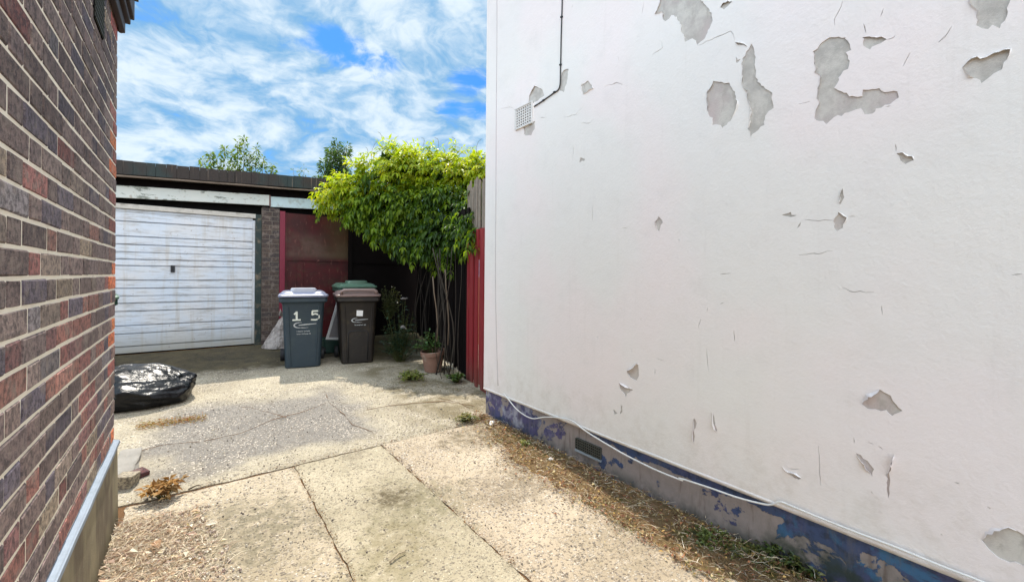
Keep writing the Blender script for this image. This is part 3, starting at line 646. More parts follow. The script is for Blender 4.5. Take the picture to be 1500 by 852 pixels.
b = MB(); b.box((1.142, YG-.03, .2), (1.222, YG+.04, 2.42)); b.build('red_door_frame', M_redframe, GA, bev=.004)
b = MB(); b.box((1.225, YG-.002, .24), (2.255, YG+.03, 1.615)); b.box((1.225, YG+.004, 1.622), (2.255, YG+.03, 2.40)); b.box((1.39, YG-.012, .26), (1.398, YG-.0025, 1.60)); b.box((1.5, YG-.012, .26), (1.508, YG-.0025, 1.60))
b.box((1.225, YG-.016, 1.595), (2.255, YG-.0025, 1.63)); b.box((1.225, YG-.02, .24), (1.25, YG-.0028, 2.40))
RD = b.build('red_door', M_red, GA, bev=.002)
b = MB(); b.box((2.26, YG-.03, .22), (2.32, YG+.04, 2.42)); b.box((2.325, YG, .2), (4.1, YG+.03, 2.6)); b.box((2.325, YG-.015, 1.58), (4.1, YG-.003, 1.64)); b.build('dark_door_leaf', M_dwood, GA)
b = MB(); sheared(b, -3.4, .985, YG-.06, YG-.02, 2.405, 2.575, 8); b.build('fascia_board', M_fascia, GA, bev=.004)
b = MB(); sheared(b, .997, 3.5, YG-.055, YG-.02, 2.385, 2.555, 5); b.build('fascia_board', M_fascia2, GA, bev=.004)
b = MB(); sheared(b, .978, .999, YG-.064, YG-.061, 2.39, 2.575); b.build('fascia_joint', plain('rusty joint strip', (.16, .09, .08), .8), GA)
b = MB(); sheared(b, -3.4, 3.5, YG-.015, YG+.07, 2.42, 2.70, 6); b.build('roof_plate', M_dwood, GA)
b = MB(); n = 30
b.loft([[(x, YG-.20+.006*nz((x, 0, 0), 3), 2.672+rz(x)+.012*nz((x, 3, 0), 1.3)), (x, YG-.20, 2.695+rz(x)+.012*nz((x, 3, 0), 1.3)), (x, YG-.02, 2.72+rz(x)), (x, YG-.02, 2.69+rz(x))] for x in [lerp(-3.4, 3.5, i/n) for i in range(n+1)]])
b.build('drip_board', M_ledge, GA)
b = MB(); x = -3.4
while x < 3.5:
    w = R.uniform(.085, .15); t_ = 2.905+R.uniform(-.009, .005); y = YG-.16+R.uniform(-.006, .006)
    b.add([(q, yy, z+rz(q)) for z in (2.715, t_) for yy in (y, y+.03) for q in (x, x+w-.0025)], [(0, 2, 3, 1), (4, 5, 7, 6), (0, 1, 5, 4), (2, 6, 7, 3), (0, 4, 6, 2), (1, 3, 7, 5)]); x += w
b.build('roof_edge', M_slate, GA)
b = MB(); sheared(b, -3.4, 3.5, YG-.125, 14, 2.722, 2.86, 4); b.build('roof', M_felt, GA)
b = MB(); b.box((-3.4, YG+.0, .15), (-1.425, YG+.2, 2.45)); b.box((-3.4, YG+.2, .15), (-3.2, 14, 2.5)); b.box((3.42, YG+.05, .15), (3.6, 14, 2.6)); b.box((-3.19, 13.8, .15), (3.41, 14, 2.5)); b.build('wall', M_felt, GA)

# ------------------------------------------------------------------ FENCE
fa, fb = Vector((2.60, 3.62, 0)), Vector((3.5, 7.6, 0)); fd = (fb-fa).normalized(); fn = Vector((-fd.y, fd.x, 0))
FE = empty('timber_fence', (2.6, 3.62, .0), 'tall close-boarded fence, red near the white wall and painted shade-dark further back', 'fence')
def fp(s, d, z): p = fa+fd*s+fn*d; return Vector((p.x, p.y, z))
def boards(b, s0, s1, w, z0f, z1, j=.0, dep=.018):
    s = s0
    while s < s1:
        d = R.uniform(-.006, .006)+R.choice([0, .009]); zt = z1+R.uniform(-j, j); gzv = gz((fa+fd*s).y); zb = gzv+z0f+max(0, R.uniform(-.02, .05)); sl = R.uniform(-.006, .006)
        vs = [fp(s+e+(sl if z is zt else 0), d+q, z) for z in (zb, zt) for q in (0, dep) for e in (0, w-.005)]
        b.add(vs, [(0, 2, 3, 1), (4, 5, 7, 6), (0, 1, 5, 4), (2, 6, 7, 3), (0, 4, 6, 2), (1, 3, 7, 5)]); s += w
b = MB(); boards(b, 0, 1.10, .088, .01, 1.93, .01); b.build('red_boarding', M_redboard, FE)
b = MB(); boards(b, 1.11, 4.2, .11, .02, 2.25, .02); b.build('dark_boarding', M_dwood, FE)  # boards raised to cut light behind the climber
b = MB(); boards(b, .02, 1.25, .055, 1.88, 2.55, .06, .012)
b.v = [p+fn*-.03 if p.z > 0 else p for p in b.v]; b.build('trellis_palings', M_greywood, FE)
for s in (1.13, 2.7): b = MB(); c = fp(s, -.02, 0); b.box((c.x-.05, c.y-.05, gz(c.y)), (c.x+.05, c.y+.05, 2.0)); b.build('post', M_dwood, FE)

# ------------------------------------------------------------------ foliage
GREENS = [(.33, .43, .016), (.43, .5, .022), (.25, .37, .015), (.1, .2, .015), (.06, .13, .015), (.44, .46, .04)]
def compound(b, p, d, L, n, ll, cols, droop=.9):
    d = d.normalized(); q = p.copy(); pts = [q.copy()]
    for i in range(n):
        d = (d+Vector((0, 0, -droop/n*1.6))).normalized(); q = q+d*L/n; pts.append(q.copy())
        sd = d.cross(Vector((0, 0, 1)));
        if sd.length < .05: sd = Vector((1, 0, 0))
        sd.normalize(); col = R.choice(cols); f = R.uniform(.75, 1.25); col = tuple(c*f for c in col)
        if i == 0: continue
        for sg in (-1, 1):
            ld = (sd*sg*.8+d*.55+Vector((R.uniform(-.2, .2), R.uniform(-.2, .2), -.35-R.random()*.5))).normalized()
            b.leaf(q, ld, Vector((R.uniform(-.4, .4), R.uniform(-.4, .4), 1)), ll*R.uniform(.75, 1.2), ll*.42, col)
    b.leaf(q, d, Vector((0, 0, 1)), ll*1.1, ll*.42, cols[0])
    return pts
CL = empty('climbing_plant', (2.75, 5.4, .06), 'big yellow-green leafy climber spilling over the fence and garage roof edge', 'climber')
clumps = [(484, 280, 7.35, .2, 0), (500, 270, 7.3, .27, 0), (528, 262, 7.1, .36, 0), (565, 246, 6.8, .42, 0), (604, 246, 6.6, .42, 0), (650, 254, 6.2, .4, 0), (690, 252, 5.7, .32, 0), (712, 250, 5.4, .25, 0), (540, 300, 6.9, .36, 1), (580, 296, 6.5, .42, 1), (622, 304, 6.2, .42, 1), (662, 296, 5.8, .36, 1), (612, 345, 6.1, .27, 2), (566, 325, 6.6, .28, 1), (702, 335, 4.5, .1, 2), (704, 285, 4.9, .16, 1), (697, 312, 4.75, .12, 2), (655, 342, 5.5, .27, 2), (676, 345, 5.1, .17, 2), (632, 350, 5.7, .17, 2), (668, 318, 5.5, .26, 2), (690, 338, 4.85, .1, 2), (692, 300, 5.1, .14, 2), (640, 335, 5.8, .26, 2), (690, 325, 4.75, .1, 2), (510, 300, 7.1, .16, 1), (590, 340, 6.3, .26, 2), (622, 352, 5.9, .13, 2),
          (585, 230, 7.0, .25, 0), (630, 236, 6.6, .25, 0), (665, 230, 6.3, .2, 0), (560, 222, 6.7, .12, 0)]
cl = [(onY(u+6, v+(9 if k == 0 else 4), Y), r, k) for u, v, Y, r, k in clumps]
fo = MB(); sunny = [GREENS[0], GREENS[1], GREENS[5], GREENS[2]]; mids = [(.2, .3, .014), (.13, .23, .013), (.09, .18, .013), (.06, .12, .012)]; dark = [(.05, .11, .014), (.035, .08, .013), (.025, .06, .012), (.08, .15, .02)]  # sunlit top and shaded underside are put into these leaf colours
for c, r, k in cl:
    cnt = int(r*r*1900)+36
    for _ in range(cnt):
        d = Vector((R.gauss(0, 1), R.gauss(0, 1), R.gauss(0, 1))).normalized(); rad = r*.86*(R.uniform(.7, 1.05) if R.random() < .8 else R.uniform(.2, .7))*(1+.5*nz(c+d*r, 2.6))
        p = c+Vector((d.x*1.15, d.y*1.15, d.z*.85))*rad
        if any((p-c2).length < r2*.55 for c2, r2, _k in cl) and R.random() < .55: continue
        if p.y > YG-.05 and p.z < 2.95: continue
        if p.x > 2.18 and p.y < 3.6: continue
        if nz(p, 3.3) < -.12 and R.random() < .8: continue
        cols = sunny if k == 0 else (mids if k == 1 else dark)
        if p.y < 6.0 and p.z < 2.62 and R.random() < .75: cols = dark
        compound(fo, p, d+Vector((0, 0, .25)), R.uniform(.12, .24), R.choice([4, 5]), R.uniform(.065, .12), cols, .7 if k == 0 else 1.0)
for c, r, k in cl:                                  # long sprays hanging from the lower front
    for _ in range(int(30*r) if k else int(12*r)):
        d = Vector((R.gauss(-.25, .6), -abs(R.gauss(.6, .3)), R.uniform(-.6, .3))).normalized(); p = c+d*r*.8
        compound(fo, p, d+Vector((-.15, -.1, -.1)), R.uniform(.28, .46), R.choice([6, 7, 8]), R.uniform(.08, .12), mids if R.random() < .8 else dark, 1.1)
for c, r, k in cl:                                  # dark filler leaves blocking light, inner shade put into their colour
    for _ in range(int(r*r*1500)):
        d = Vector((R.gauss(0, 1), R.gauss(0, 1), R.gauss(0, 1))).normalized(); p = c+d*r*R.uniform(.05, .62)
        if p.y > YG-.05 and p.z < 2.95: continue
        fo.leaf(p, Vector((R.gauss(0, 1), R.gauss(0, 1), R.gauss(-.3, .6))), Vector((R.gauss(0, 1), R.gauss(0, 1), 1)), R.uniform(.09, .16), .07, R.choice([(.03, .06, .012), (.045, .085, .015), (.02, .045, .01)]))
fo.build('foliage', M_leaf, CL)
st = MB()
for i in range(22):
    u = R.uniform(616, 690); base = onG(u, R.uniform(530, 556)); s = (base-fa).dot(fd)
    base = fp(max(1.2, min(3.2, 1.15+R.random()**1.3*2.0)), R.uniform(.05, .34), 0); base.z = gz(base.y)-.02
    tp = base+Vector((R.uniform(-.12, .1), R.uniform(-.1, .15), R.uniform(1.4, 1.9))); r = R.choice([.003, .004, .005, .009]); w1, w2 = R.uniform(-.1, .1), R.uniform(-.1, .1)
    g_ = R.uniform(.02, .06)  # near-black stems, shade under the plant put into their colour
    st.tube([base.lerp(tp, t)+Vector((w1*math.sin(t*4), w2*math.sin(t*5), 0)) for t in [i/7 for i in range(8)]], [r*(1.2-.5*t/7) for t in range(8)], 5, (g_, g_*.85, g_*.62))
for (u, v, u2, v2) in ((636, 405, 640, 500), (654, 395, 656, 505)):
    p0, p1 = onY(u2, v2, 4.95), onY(u, v, 5.0); st.tube([p0.lerp(p1, t)+Vector((.02*math.sin(t*5), 0, 0)) for t in (0, .25, .5, .75, 1)], .008, 6, (.2, .15, .1))
st.build('stem', M_bark, CL, smooth=True)
for (u, v, Y, hgt) in [(560, 205, 6.8, .22), (600, 213, 6.7, .16), (665, 215, 6.4, .25), (700, 222, 5.8, .3), (535, 235, 7, .3), (545, 222, 7, .25), (640, 212, 6.5, .2), (580, 210, 6.8, .22), (618, 208, 6.6, .15)]:
    p = onY(u, v, Y)+Vector((0, 0, -.15)); a = R.uniform(0, 6)
    tn = MB(); tn.tube([p+Vector((.06*math.sin(a+t*3)*t, .05*math.cos(a+t*4)*t, (hgt+.12)*t-(.12*max(0, t-.75)*2))) for t in [i/9 for i in range(10)]], .0028, 4, (.2, .17, .07)); tn.build('tendril', M_bark, CL)

def tree(name, label, base, top, shoots, spread, leafL, cols, n, group=None, m=M_leaf, dens=1.0, tips=None):
    t = empty(name, tuple(base), label, 'tree', group=group); tr = MB(); cr_ = MB()
    H_ = top-base.z
    tr.tube([base+Vector((0, 0, 0)), base+Vector((.05, 0, H_*.3)), base+Vector((0, .03, H_*.55))], [.07, .05, .035], 7, (.14, .11, .07))
    for k in range(shoots):
        a = k*2.4+R.random(); x = (k-(shoots-1)/2)/(max(1, shoots-1)/2) if shoots > 1 else 0
        tip = base+Vector((x*spread+R.uniform(-.1, .1), R.uniform(-.5, .5), H_*(1-.3*abs(x)**1.5*R.uniform(.4, 1))-(R.random()*.2)))
        if tips: tip = onY(*tips[k], base.y+R.uniform(-.3, .3)); s = Vector((lerp(base.x, tip.x, .75), base.y, base.z+H_*.25))
        else: s = base+Vector((0, 0, H_*R.uniform(.3, .5)))
        mid = s.lerp(tip, .5)+Vector((0 if tips else x*spread*.25, 0, 0))
        pts = [s, mid, tip]; tr.tube(pts, [.025, .016, .004], 5, (.16, .14, .08))
        for _ in range(int(n*dens)):
            q = R.random(); p = (s.lerp(mid, q*2) if q < .5 else mid.lerp(tip, q*2-1)); rad = (.05+.17*(1-q)) if tips else .36*(1-.45*q)*(.6+.6*abs(nz(p, 1.3)))
            d = Vector((R.gauss(0, 1), R.gauss(0, 1), R.gauss(0, .7))).normalized(); p = p+d*rad*R.random()**.5
            c = R.choice(cols); fct = R.uniform(.7, 1.3)
            cr_.leaf(p, d+Vector((0, 0, R.uniform(-.9, .3))), Vector((R.uniform(-1, 1), R.uniform(-1, 1), 1)), leafL*R.uniform(.7, 1.3), leafL*.36, tuple(q_*fct for q_ in c))
    tr.build('trunk', M_bark, t, smooth=True); cr_.build('crown', m, t); return t
LG = [(.14, .22, .03), (.1, .18, .025), (.2, .27, .06), (.07, .14, .02)]
def tb(u, Y): p = onY(u, 300, Y); return Vector((p.x, p.y, .22))
def tz(u, v, Y): return onY(u, v, Y).z
tree('bamboo_tree', 'loose pale green feathery tree rising behind the garage roof, tallest of three', tb(345, 14.6), tz(355, 200, 14.6), 11, 1.15, .13, LG, 420, 'trees behind the garage', tips=[(296, 232), (308, 222), (318, 228), (329, 213), (340, 222), (348, 207), (358, 200), (366, 222), (376, 214), (386, 230), (401, 240)])
tree('bushy_tree', 'dense darker green tree top between garage roof and climber', tb(490, 14.4), tz(488, 206, 14.4), 9, .5, .13, [(.06, .12, .03), (.08, .15, .04), (.045, .09, .03)], 900, 'trees behind the garage')
tree('thin_tree', 'small sparse grey-green tree top just showing above the roof edge', tb(441, 14.8), tz(441, 236, 14.8), 5, .5, .1, [(.16, .22, .14), (.12, .18, .1)], 170, 'trees behind the garage')

# ------------------------------------------------------------------ WHEELIE BINS
def rrect(w, y0, y1, z, r, n=4):
    out = []; cx = w/2-r
    for (sx, cy, a0) in ((1, y1-r, 0), (-1, y1-r, 90), (-1, y0+r, 180), (1, y0+r, 270)):
        for i in range(n+1):
            a = math.radians(a0+90*i/n); out.append(Vector((sx*cx+r*math.cos(a), cy+r*math.sin(a), z)))
    return out
def wheelie(label, loc, rot, mb_, ml, mp, group='wheelie bins by the maroon door', hs=1.0, pad=True, lid_tilt=0):
    o = empty('wheelie_bin', loc, label, 'wheelie bin', rot, group)
    b = MB()
    b.loft([rrect(w, y0, y1, z*hs, r) for z, w, y0, y1, r in [(0, .42, .02, .50, .05), (.02, .44, 0, .52, .055), (.45, .475, -.018, .59, .055), (.86, .515, -.035, .66, .055), (.885, .53, -.045, .675, .055), (.90, .575, -.062, .70, .045), (.905, .59, -.07, .705, .04), (.955, .592, -.07, .705, .04), (.962, .57, -.06, .70, .04)]])
    for sx in (-1, 1):                               # side flutes
        b.tube([(sx*.15, -.002, .04*hs), (sx*.168, -.02, .45*hs), (sx*.185, -.037, .84*hs)], .006, 6)
    b.build('body', mb_, o, smooth='auto', local=True)
    b = MB()
    b.loft([rrect(w, y0, y1, z*hs, r) for z, w, y0, y1, r in [(.965, .6, -.082, .71, .05), (.97, .612, -.092, .715, .055), (.992, .615, -.094, .715, .055), (1.0, .6, -.085, .71, .06), (1.004, .565, -.065, .7, .07), (1.018, .555, -.055, .69, .07), (1.035, .51, -.02, .66, .08), (1.042, .47, .02, .62, .08)]])
    b.tube([(-.26, .70, 1.0*hs), (-.25, .755, .985*hs), (.25, .755, .985*hs), (.26, .70, 1.0*hs)], .016, 8)
    L = b.build('lid', ml, o, smooth='auto', local=True)
    if pad:
        b = MB(); b.loft([rrect(w, -.02, .26, z*hs, .05) for z, w in [(1.02, .33), (1.072, .32), (1.084, .29)]]); b.build('lid_pad', mp, L, smooth='auto', local=True)
        for sx in (-1, 1):
            b = MB(); b.box((sx*.213-.03, .0, 1.028*hs), (sx*.213+.03, .05, 1.04*hs)); b.build('lid_bump', M_black, L, local=True, bev=.006)
    else:
        b = MB(); b.tube([(-.24, -.06, 1.005*hs), (-.235, -.075, 1.04*hs), (-.2, -.07, 1.062*hs), (0, -.065, 1.064*hs), (.2, -.07, 1.062*hs), (.235, -.075, 1.04*hs), (.24, -.06, 1.005*hs)], [.022, .024, .024, .02, .024, .024, .022], 8)
        b.build('lid_handle', mp, L, smooth=True, local=True)
    for sx in (-1, 1):
        b = MB(); n = 18
        b.loft([[Vector((sx*(.235+dx), .52+r*math.cos(2*PI*k/n), .1+r*math.sin(2*PI*k/n))) for k in range(n)] for dx, r in ((0, .075), (.005, .098), (.045, .1), (.052, .085), (.046, .05))][::-sx])
        b.build('wheel', M_black, o, smooth='auto', local=True)
    return o
def fy(z): return lerp(0, -.035, z/.86)-.001         # front face of a bin at height z
fn_ = Vector((0, -1, -.04)).normalized()
def stroke(b, pts, w, dx=0): b.ribbon([(x+dx, fy(z)-.002, z) for x, z in pts], w, fn_, .0015)
def arc(cx, cz, rx, rz_, a0, a1, n=10): return [(cx+rx*math.cos(math.radians(lerp(a0, a1, i/n))), cz+rz_*math.sin(math.radians(lerp(a0, a1, i/n)))) for i in range(n+1)]
def swoosh(b, cx, cz, s):
    pts = [(cx+.13*s, cz+.012*s), (cx+.06*s, cz+.008*s), (cx-.02*s, cz+.004*s), (cx-.09*s, cz-.002*s)]
    stroke(b, pts, [.006*s, .012*s, .014*s, .01*s])
    pts = arc(cx-.07*s, cz-.002*s, .075*s, .036*s, 75, 280, 14); stroke(b, pts, [(.004+.012*math.sin(PI*i/14))*s for i in range(15)])
    stroke(b, [(cx-.057*s, cz-.037*s), (cx-.02*s, cz-.04*s), (cx+.03*s, cz-.037*s)], [.01*s, .007*s, .002*s])
def tiny_text(b, x0, z, n, hgt, pitch):              # print too small to read in the photograph
    rr = random.Random(int(x0*1000)+n)
    for i in range(n):
        if rr.random() < .1: continue
        x = x0+i*pitch; h_ = hgt*(1 if rr.random() < .35 else .68)
        stroke(b, [(x, z), (x, z+h_)], pitch*.34)
        if rr.random() < .6: stroke(b, [(x, z+h_*.5), (x+pitch*.75, z+h_*.5)], hgt*.25)
        if rr.random() < .5: stroke(b, [(x+pitch*.55, z), (x+pitch*.55, z+hgt*.65)], pitch*.3)
p0, p1 = onG(417, 541), onG(470, 536); mid = (p0+p1)/2
nb = wheelie('navy wheelie bin with white painted 1 5 on its front', (mid.x, mid.y, gz(mid.y)-.003), -.17, M_navy, M_navylid, M_pale)
b = MB()
stroke(b, [(-.115, .735), (-.085, .765)], .02); stroke(b, [(-.085, .775), (-.083, .665)], .024); stroke(b, [(-.135, .66), (-.035, .66)], .02)
b.build('digit', M_paintwhite, nb, local=True); b = MB()
stroke(b, [(.19, .775), (.105, .775)], .02); stroke(b, [(.108, .778), (.104, .722)], .02); stroke(b, [(.1, .722), (.13, .735)]+arc(.14, .695, .05, .042, 80, -80, 8)+[(.09, .658)], .02)
b.build('digit', M_paintwhite, nb, local=True)
b = MB(); swoosh(b, .03, .59, 1.0); b.build('logo', M_print, nb, local=True)
b = MB(); tiny_text(b, -.08, .497, 17, .017, .0095); tiny_text(b, -.08, .462, 18, .015, .0095); b.build('small_print', M_print, nb, local=True)
p0, p1 = onG(502, 534), onG(546, 530); mid = (p0+p1)/2
bb = wheelie('brown wheelie bin with white square sticker and faded pinkish lid', (mid.x, mid.y, gz(mid.y)-.003), -.19, M_brown, M_brownlid, M_brownlid, pad=False)
b = MB(); b.add([(x, fy(z)-.003, z) for x, z in ((-.03, .69), (.055, .685), (.06, .765), (-.027, .772))]+[(x, fy(z)-.0015, z) for x, z in ((-.03, .69), (.055, .685), (.06, .765), (-.027, .772))], [(0, 1, 2, 3), (0, 4, 5, 1), (1, 5, 6, 2), (2, 6, 7, 3), (3, 7, 4, 0)]); b.build('sticker', M_paper, bb, local=True)
b = MB(); swoosh(b, .025, .63, .8); b.build('logo', M_print, bb, local=True)
b = MB(); tiny_text(b, -.06, .553, 17, .017, .0095); b.build('small_print', M_print, bb, local=True)
b = MB(); path = [(-.13, .05), (-.135, .42)]+arc(-.09, .43, .045, .045, 180, 90, 5)+arc(.09, .43, .045, .045, 90, 0, 5)+[(.135, .42), (.13, .05)]
b.tube([(x, fy(z)-.002, z) for x, z in path], .007, 6); b.build('panel_rib', M_black, bb, smooth=True, local=True)
gp = onY(521, 530, 7.14)
wheelie('green lidded wheelie bin standing behind the brown one', (gp.x+.03, 7.17, gz(7.3)), -.1, M_green, M_greenlid, M_greenlid, hs=1.02)
pg_ = onY(172, 436, 6.3)
wheelie('green wheelie bin edge peeping out behind the brick corner', (pg_.x-.31, 6.45, gz(6.45)), .12, M_green, M_greenlid, M_greenlid)

# green box with a white framed panel standing in it
bx = onG(486, 523)
BX = empty('recycling_box', (bx.x+.14, 6.98, gz(6.98)), 'low dark green recycling box on the ground between the navy and brown bins', 'box')
b = MB(); b.loft([rrect(w, y0, y1, z, .04) for z, w, y0, y1 in [(0, .34, .02, .24), (.01, .36, 0, .26), (.19, .39, -.01, .27), (.195, .42, -.025, .285), (.225, .42, -.025, .285), (.226, .38, -.005, .265), (.06, .34, .02, .24)]]); b.build('tub', M_green, BX, smooth='auto', local=True)
n = 14
for sx in (-1, 1): b = MB(); b.loft([[Vector((sx*.17+dx*sx, .0+r*math.cos(2*PI*k/n), .05+r*math.sin(2*PI*k/n))) for k in range(n)] for dx, r in ((0, .03), (.002, .05), (.03, .05), (.034, .03))][::-sx]); b.build('wheel', M_black, BX, smooth='auto', local=True)
pa, pb_ = onY(477, 497, 6.96), onY(497, 429, 7.05)
FP = empty('framed_panel', tuple(pa), 'white framed panel of grey mesh leaning between the bins', 'panel')
up = (pb_-pa); ht = up.length; up.normalize(); rt = Vector((1, -.06, 0)); rt = (rt-up*rt.dot(up)*.35).normalized(); nn = rt.cross(up).normalized()
def pbox(b, x0, x1, z0, z1, d0, d1):
    b.add([pa+rt*x+up*z+nn*d for z in (z0, z1) for d in (d0, d1) for x in (x0, x1)], [(0, 2, 3, 1), (4, 5, 7, 6), (0, 1, 5, 4), (2, 6, 7, 3), (0, 4, 6, 2), (1, 3, 7, 5)])
b = MB(); w = .42; pbox(b, 0, .035, 0, ht, -.012, .012); pbox(b, w-.035, w, 0, ht, -.012, .012); pbox(b, .036, w-.036, 0, .035, -.0115, .0115); pbox(b, .036, w-.036, ht-.035, ht, -.0115, .0115); b.build('frame', M_pvc, FP)
b = MB()
for i in range(1, 24): x = .035+i*(w-.07)/24; pbox(b, x-.003, x+.003, .036, ht-.036, -.002, .001)
for i in range(1, 40): z = .035+i*(ht-.07)/40; pbox(b, .036, w-.036, z-.003, z+.003, .0012, .004)
pbox(b, .036, w-.036, .036, ht-.036, .006, .008)
b.build('mesh_infill', M_mesh, FP)

# ------------------------------------------------------------------ rubbish bags
def bag(name, label, loc, size, m, seed, rot=0, knot=None, flat=.55, wr=.12, taper=0):
    o = empty(name, loc, label, 'rubbish bag', rot); bm = bmesh.new(); bmesh.ops.create_icosphere(bm, subdivisions=6, radius=1)
    rb = random.Random(int(seed*10)); pl_ = [(Vector((rb.gauss(0, 1), rb.gauss(0, 1), rb.gauss(.2, .9))).normalized(), rb.uniform(.74, .98)) for _ in range(22)]
    for v in bm.verts:
        d = v.co.normalized(); fct = min([h/max(.05, d.dot(n_)) for n_, h in pl_]+[1.12]); n1 = noise.noise(d*1.4+Vector((seed, 0, 0))); n2 = noise.noise(d*4+Vector((0, seed, 0)))
        rg = 1-abs(noise.noise(Vector((d.x*1.7, d.y*1.7, d.z*2.2))+Vector((seed*2, 0, 3))))*2; rg2 = 1-abs(noise.noise(Vector((d.x*4+d.z*2, d.y*4, d.z*5))+Vector((seed, 4, 3))))*2
        r = 1+.16*n1+.05*n2+wr*.55*(rg-.4)+wr*.26*(rg2-.4)
        r = r*.35+fct*.65*(1+wr*.3*(rg2-.4)+wr*.16*noise.noise(d*11))
        z = d.z*r
        if z < -flat: z = -flat+(z+flat)*.06
        tp = 1-taper*max(0, min(1, (z+flat)/1.5))**.8; v.co = (d.x*r*size[0]*tp+taper*.1*(z+flat), d.y*r*size[1]*tp, (z+flat)*size[2])
    me = bpy.data.meshes.new('sack'); bm.to_mesh(me); bm.free(); me.polygons.foreach_set('use_smooth', [True]*len(me.polygons)); me.materials.append(m)
    s = bpy.data.objects.new('sack', me); C.objects.link(s); s.parent = o
    if knot:
        b = MB(); k = Vector(knot)
        for i in range(9):
            a = i*.7; b.leaf(k+Vector((R.uniform(-.02, .02), R.uniform(-.02, .02), -.03)), Vector((math.cos(a)*.6, math.sin(a)*.6, R.uniform(.3, 1))), Vector((R.uniform(-1, 1), 1, 0)), R.uniform(.1, .17), .07, (.01, .01, .01), .6)
        b.tube([k+Vector((0, 0, -.08)), k+Vector((0, 0, -.02)), k+Vector((0, 0, .02))], [.06, .022, .03], 10); b.build('knot', m, o, local=True)
    return o
bR, bB = onG(286, 575), onG(230, 597)
bag('rubbish_bag', 'full shiny black bin bag lying on sunny concrete past the brick corner', (bB.x-.22, bB.y+.33, gz(bB.y+.3)-.005), (.58, .38, .25), M_bag, 5.7, -.1, flat=.45, wr=.085)
gb = onY(402, 500, 7.62)
bag('rubbish_bag', 'slumped cloudy grey plastic bag against the garage brick pier', (gb.x+.05, 7.68, gz(7.68)), (.24, .22, .31), M_clearbag, 8.1, .3, knot=(.11, 0, .5), flat=.55, wr=.16, taper=.6)

# ------------------------------------------------------------------ pot and plants
pc = onG(639, 546)
PT = empty('plant_pot', (pc.x, pc.y+.1, gz(pc.y+.1)), 'tilted terracotta pot of leafy green plant below the fence', 'plant pot')
def ring(z, r, n=24, tx=.09): return [Vector((r*math.cos(2*PI*k/n), r*math.sin(2*PI*k/n), z+tx*r*math.cos(2*PI*k/n)*(z > .1))) for k in range(n)]
b = MB(); b.loft([ring(*q) for q in [(0, .1), (.005, .112), (.13, .135), (.225, .152), (.23, .168), (.285, .175), (.29, .172), (.288, .16), (.25, .15), (.2, .145)]]); b.build('pot', M_terra, PT, smooth='auto', local=True)
b = MB(); b.loft([ring(.235, .151), ring(.238, .01)]); b.build('soil', M_soil, PT, local=True)
def bush(parent, name, n, cz, rad, hgt, cols, ll, mt, local=True, lean=(0, 0)):
    b = MB()
    for i in range(n):
        a = R.uniform(0, 6.28); r = rad*R.random()**.6; tip = Vector((math.cos(a)*r+lean[0]*R.random(), math.sin(a)*r+lean[1]*R.random(), cz+hgt*R.uniform(.25, 1)*(1-.4*(r/rad)**2))); s = Vector((tip.x*.2, tip.y*.2, cz))
        b.tube([s, s.lerp(tip, .5)+Vector((0, 0, .03)), tip], [.003, .0025, .0015], 4, (.08, .09, .03))
        for k in range(7):
            t = R.uniform(.35, 1); p = s.lerp(tip, t)+Vector((0, 0, .03*math.sin(t*PI))); d = Vector((R.gauss(0, 1), R.gauss(0, 1), R.uniform(-.3, .6))); c = R.choice(cols); f_ = R.uniform(.7, 1.3)
            b.leaf(p, d, Vector((R.uniform(-.4, .4), R.uniform(-.4, .4), 1)), ll*R.uniform(.7, 1.2), ll*.55, tuple(q*f_ for q in c))
    return b.build(name, mt, parent, local=local)
bush(PT, 'plant', 42, .24, .2, .34, [(.05, .12, .025), (.07, .15, .03), (.035, .085, .02), (.12, .2, .06)], .05, M_dleaf, lean=(-.12, 0))
q = onY(588, 525, 6.0)
SH = empty('shrub', (q.x, 6.05, gz(6.05)), 'dark glossy shrub in deep shade beside the brown bin', 'shrub')
bush(SH, 'foliage', 90, 0, .3, .95, [(.015, .04, .018), (.02, .05, .025), (.03, .065, .035), (.01, .03, .015)], .06, M_dleaf)
q = onY(572, 445, 6.55)
SH2 = empty('shrub', (q.x, 6.6, gz(6.6)), 'straggly olive shrub sticking up at the right of the brown bin', 'shrub')
bush(SH2, 'foliage', 70, .55, .2, .62, [(.06, .07, .02), (.09, .09, .03), (.04, .05, .015)], .045, M_dleaf)
def weed(name, label, u, v, n, rad, hgt, cols, ll, mt=M_dleaf, group=None):
    p = onG(u, v); o = empty(name, tuple(p), label, 'weed', group=group); bush(o, 'leaves', n, 0, rad, hgt, cols, ll, mt); return o
WG = [(.18, .22, .035), (.24, .26, .05), (.12, .17, .03), (.3, .29, .08)]
weed('weed', 'low yellow-green weed patch on the concrete left of the terracotta pot', 603, 556, 60, .2, .11, WG, .04)
weed('weed', 'small fern-like weed at the foot of the red fence', 668, 560, 30, .14, .13, [(.08, .14, .03), (.12, .17, .04)], .05)
weed('weed', 'bright green tuft in the leaf litter nearest the air brick', 770, 655, 26, .075, .04, WG, .022)
weed('weed', 'dark green weeds by the flaking blue plinth at the photo foot', 1150, 822, 70, .16, .1, [(.05, .08, .02), (.08, .12, .03), (.1, .13, .03)], .03)
weed('weed', 'mossy green clump in litter where the plinth turns grey', 1040, 795, 50, .13, .06, [(.1, .14, .03), (.15, .18, .04)], .02)
weed('weed', 'straw-green tuft on the driveway joint near the house corner', 682, 617, 40, .14, .06, [(.2, .19, .05), (.25, .2, .06), (.14, .15, .04)], .03)
weed('weed', 'dark leafy weed tangle in the nearest corner of the litter strip', 1180, 842, 60, .13, .12, [(.05, .08, .02), (.09, .11, .03), (.14, .14, .04)], .03)
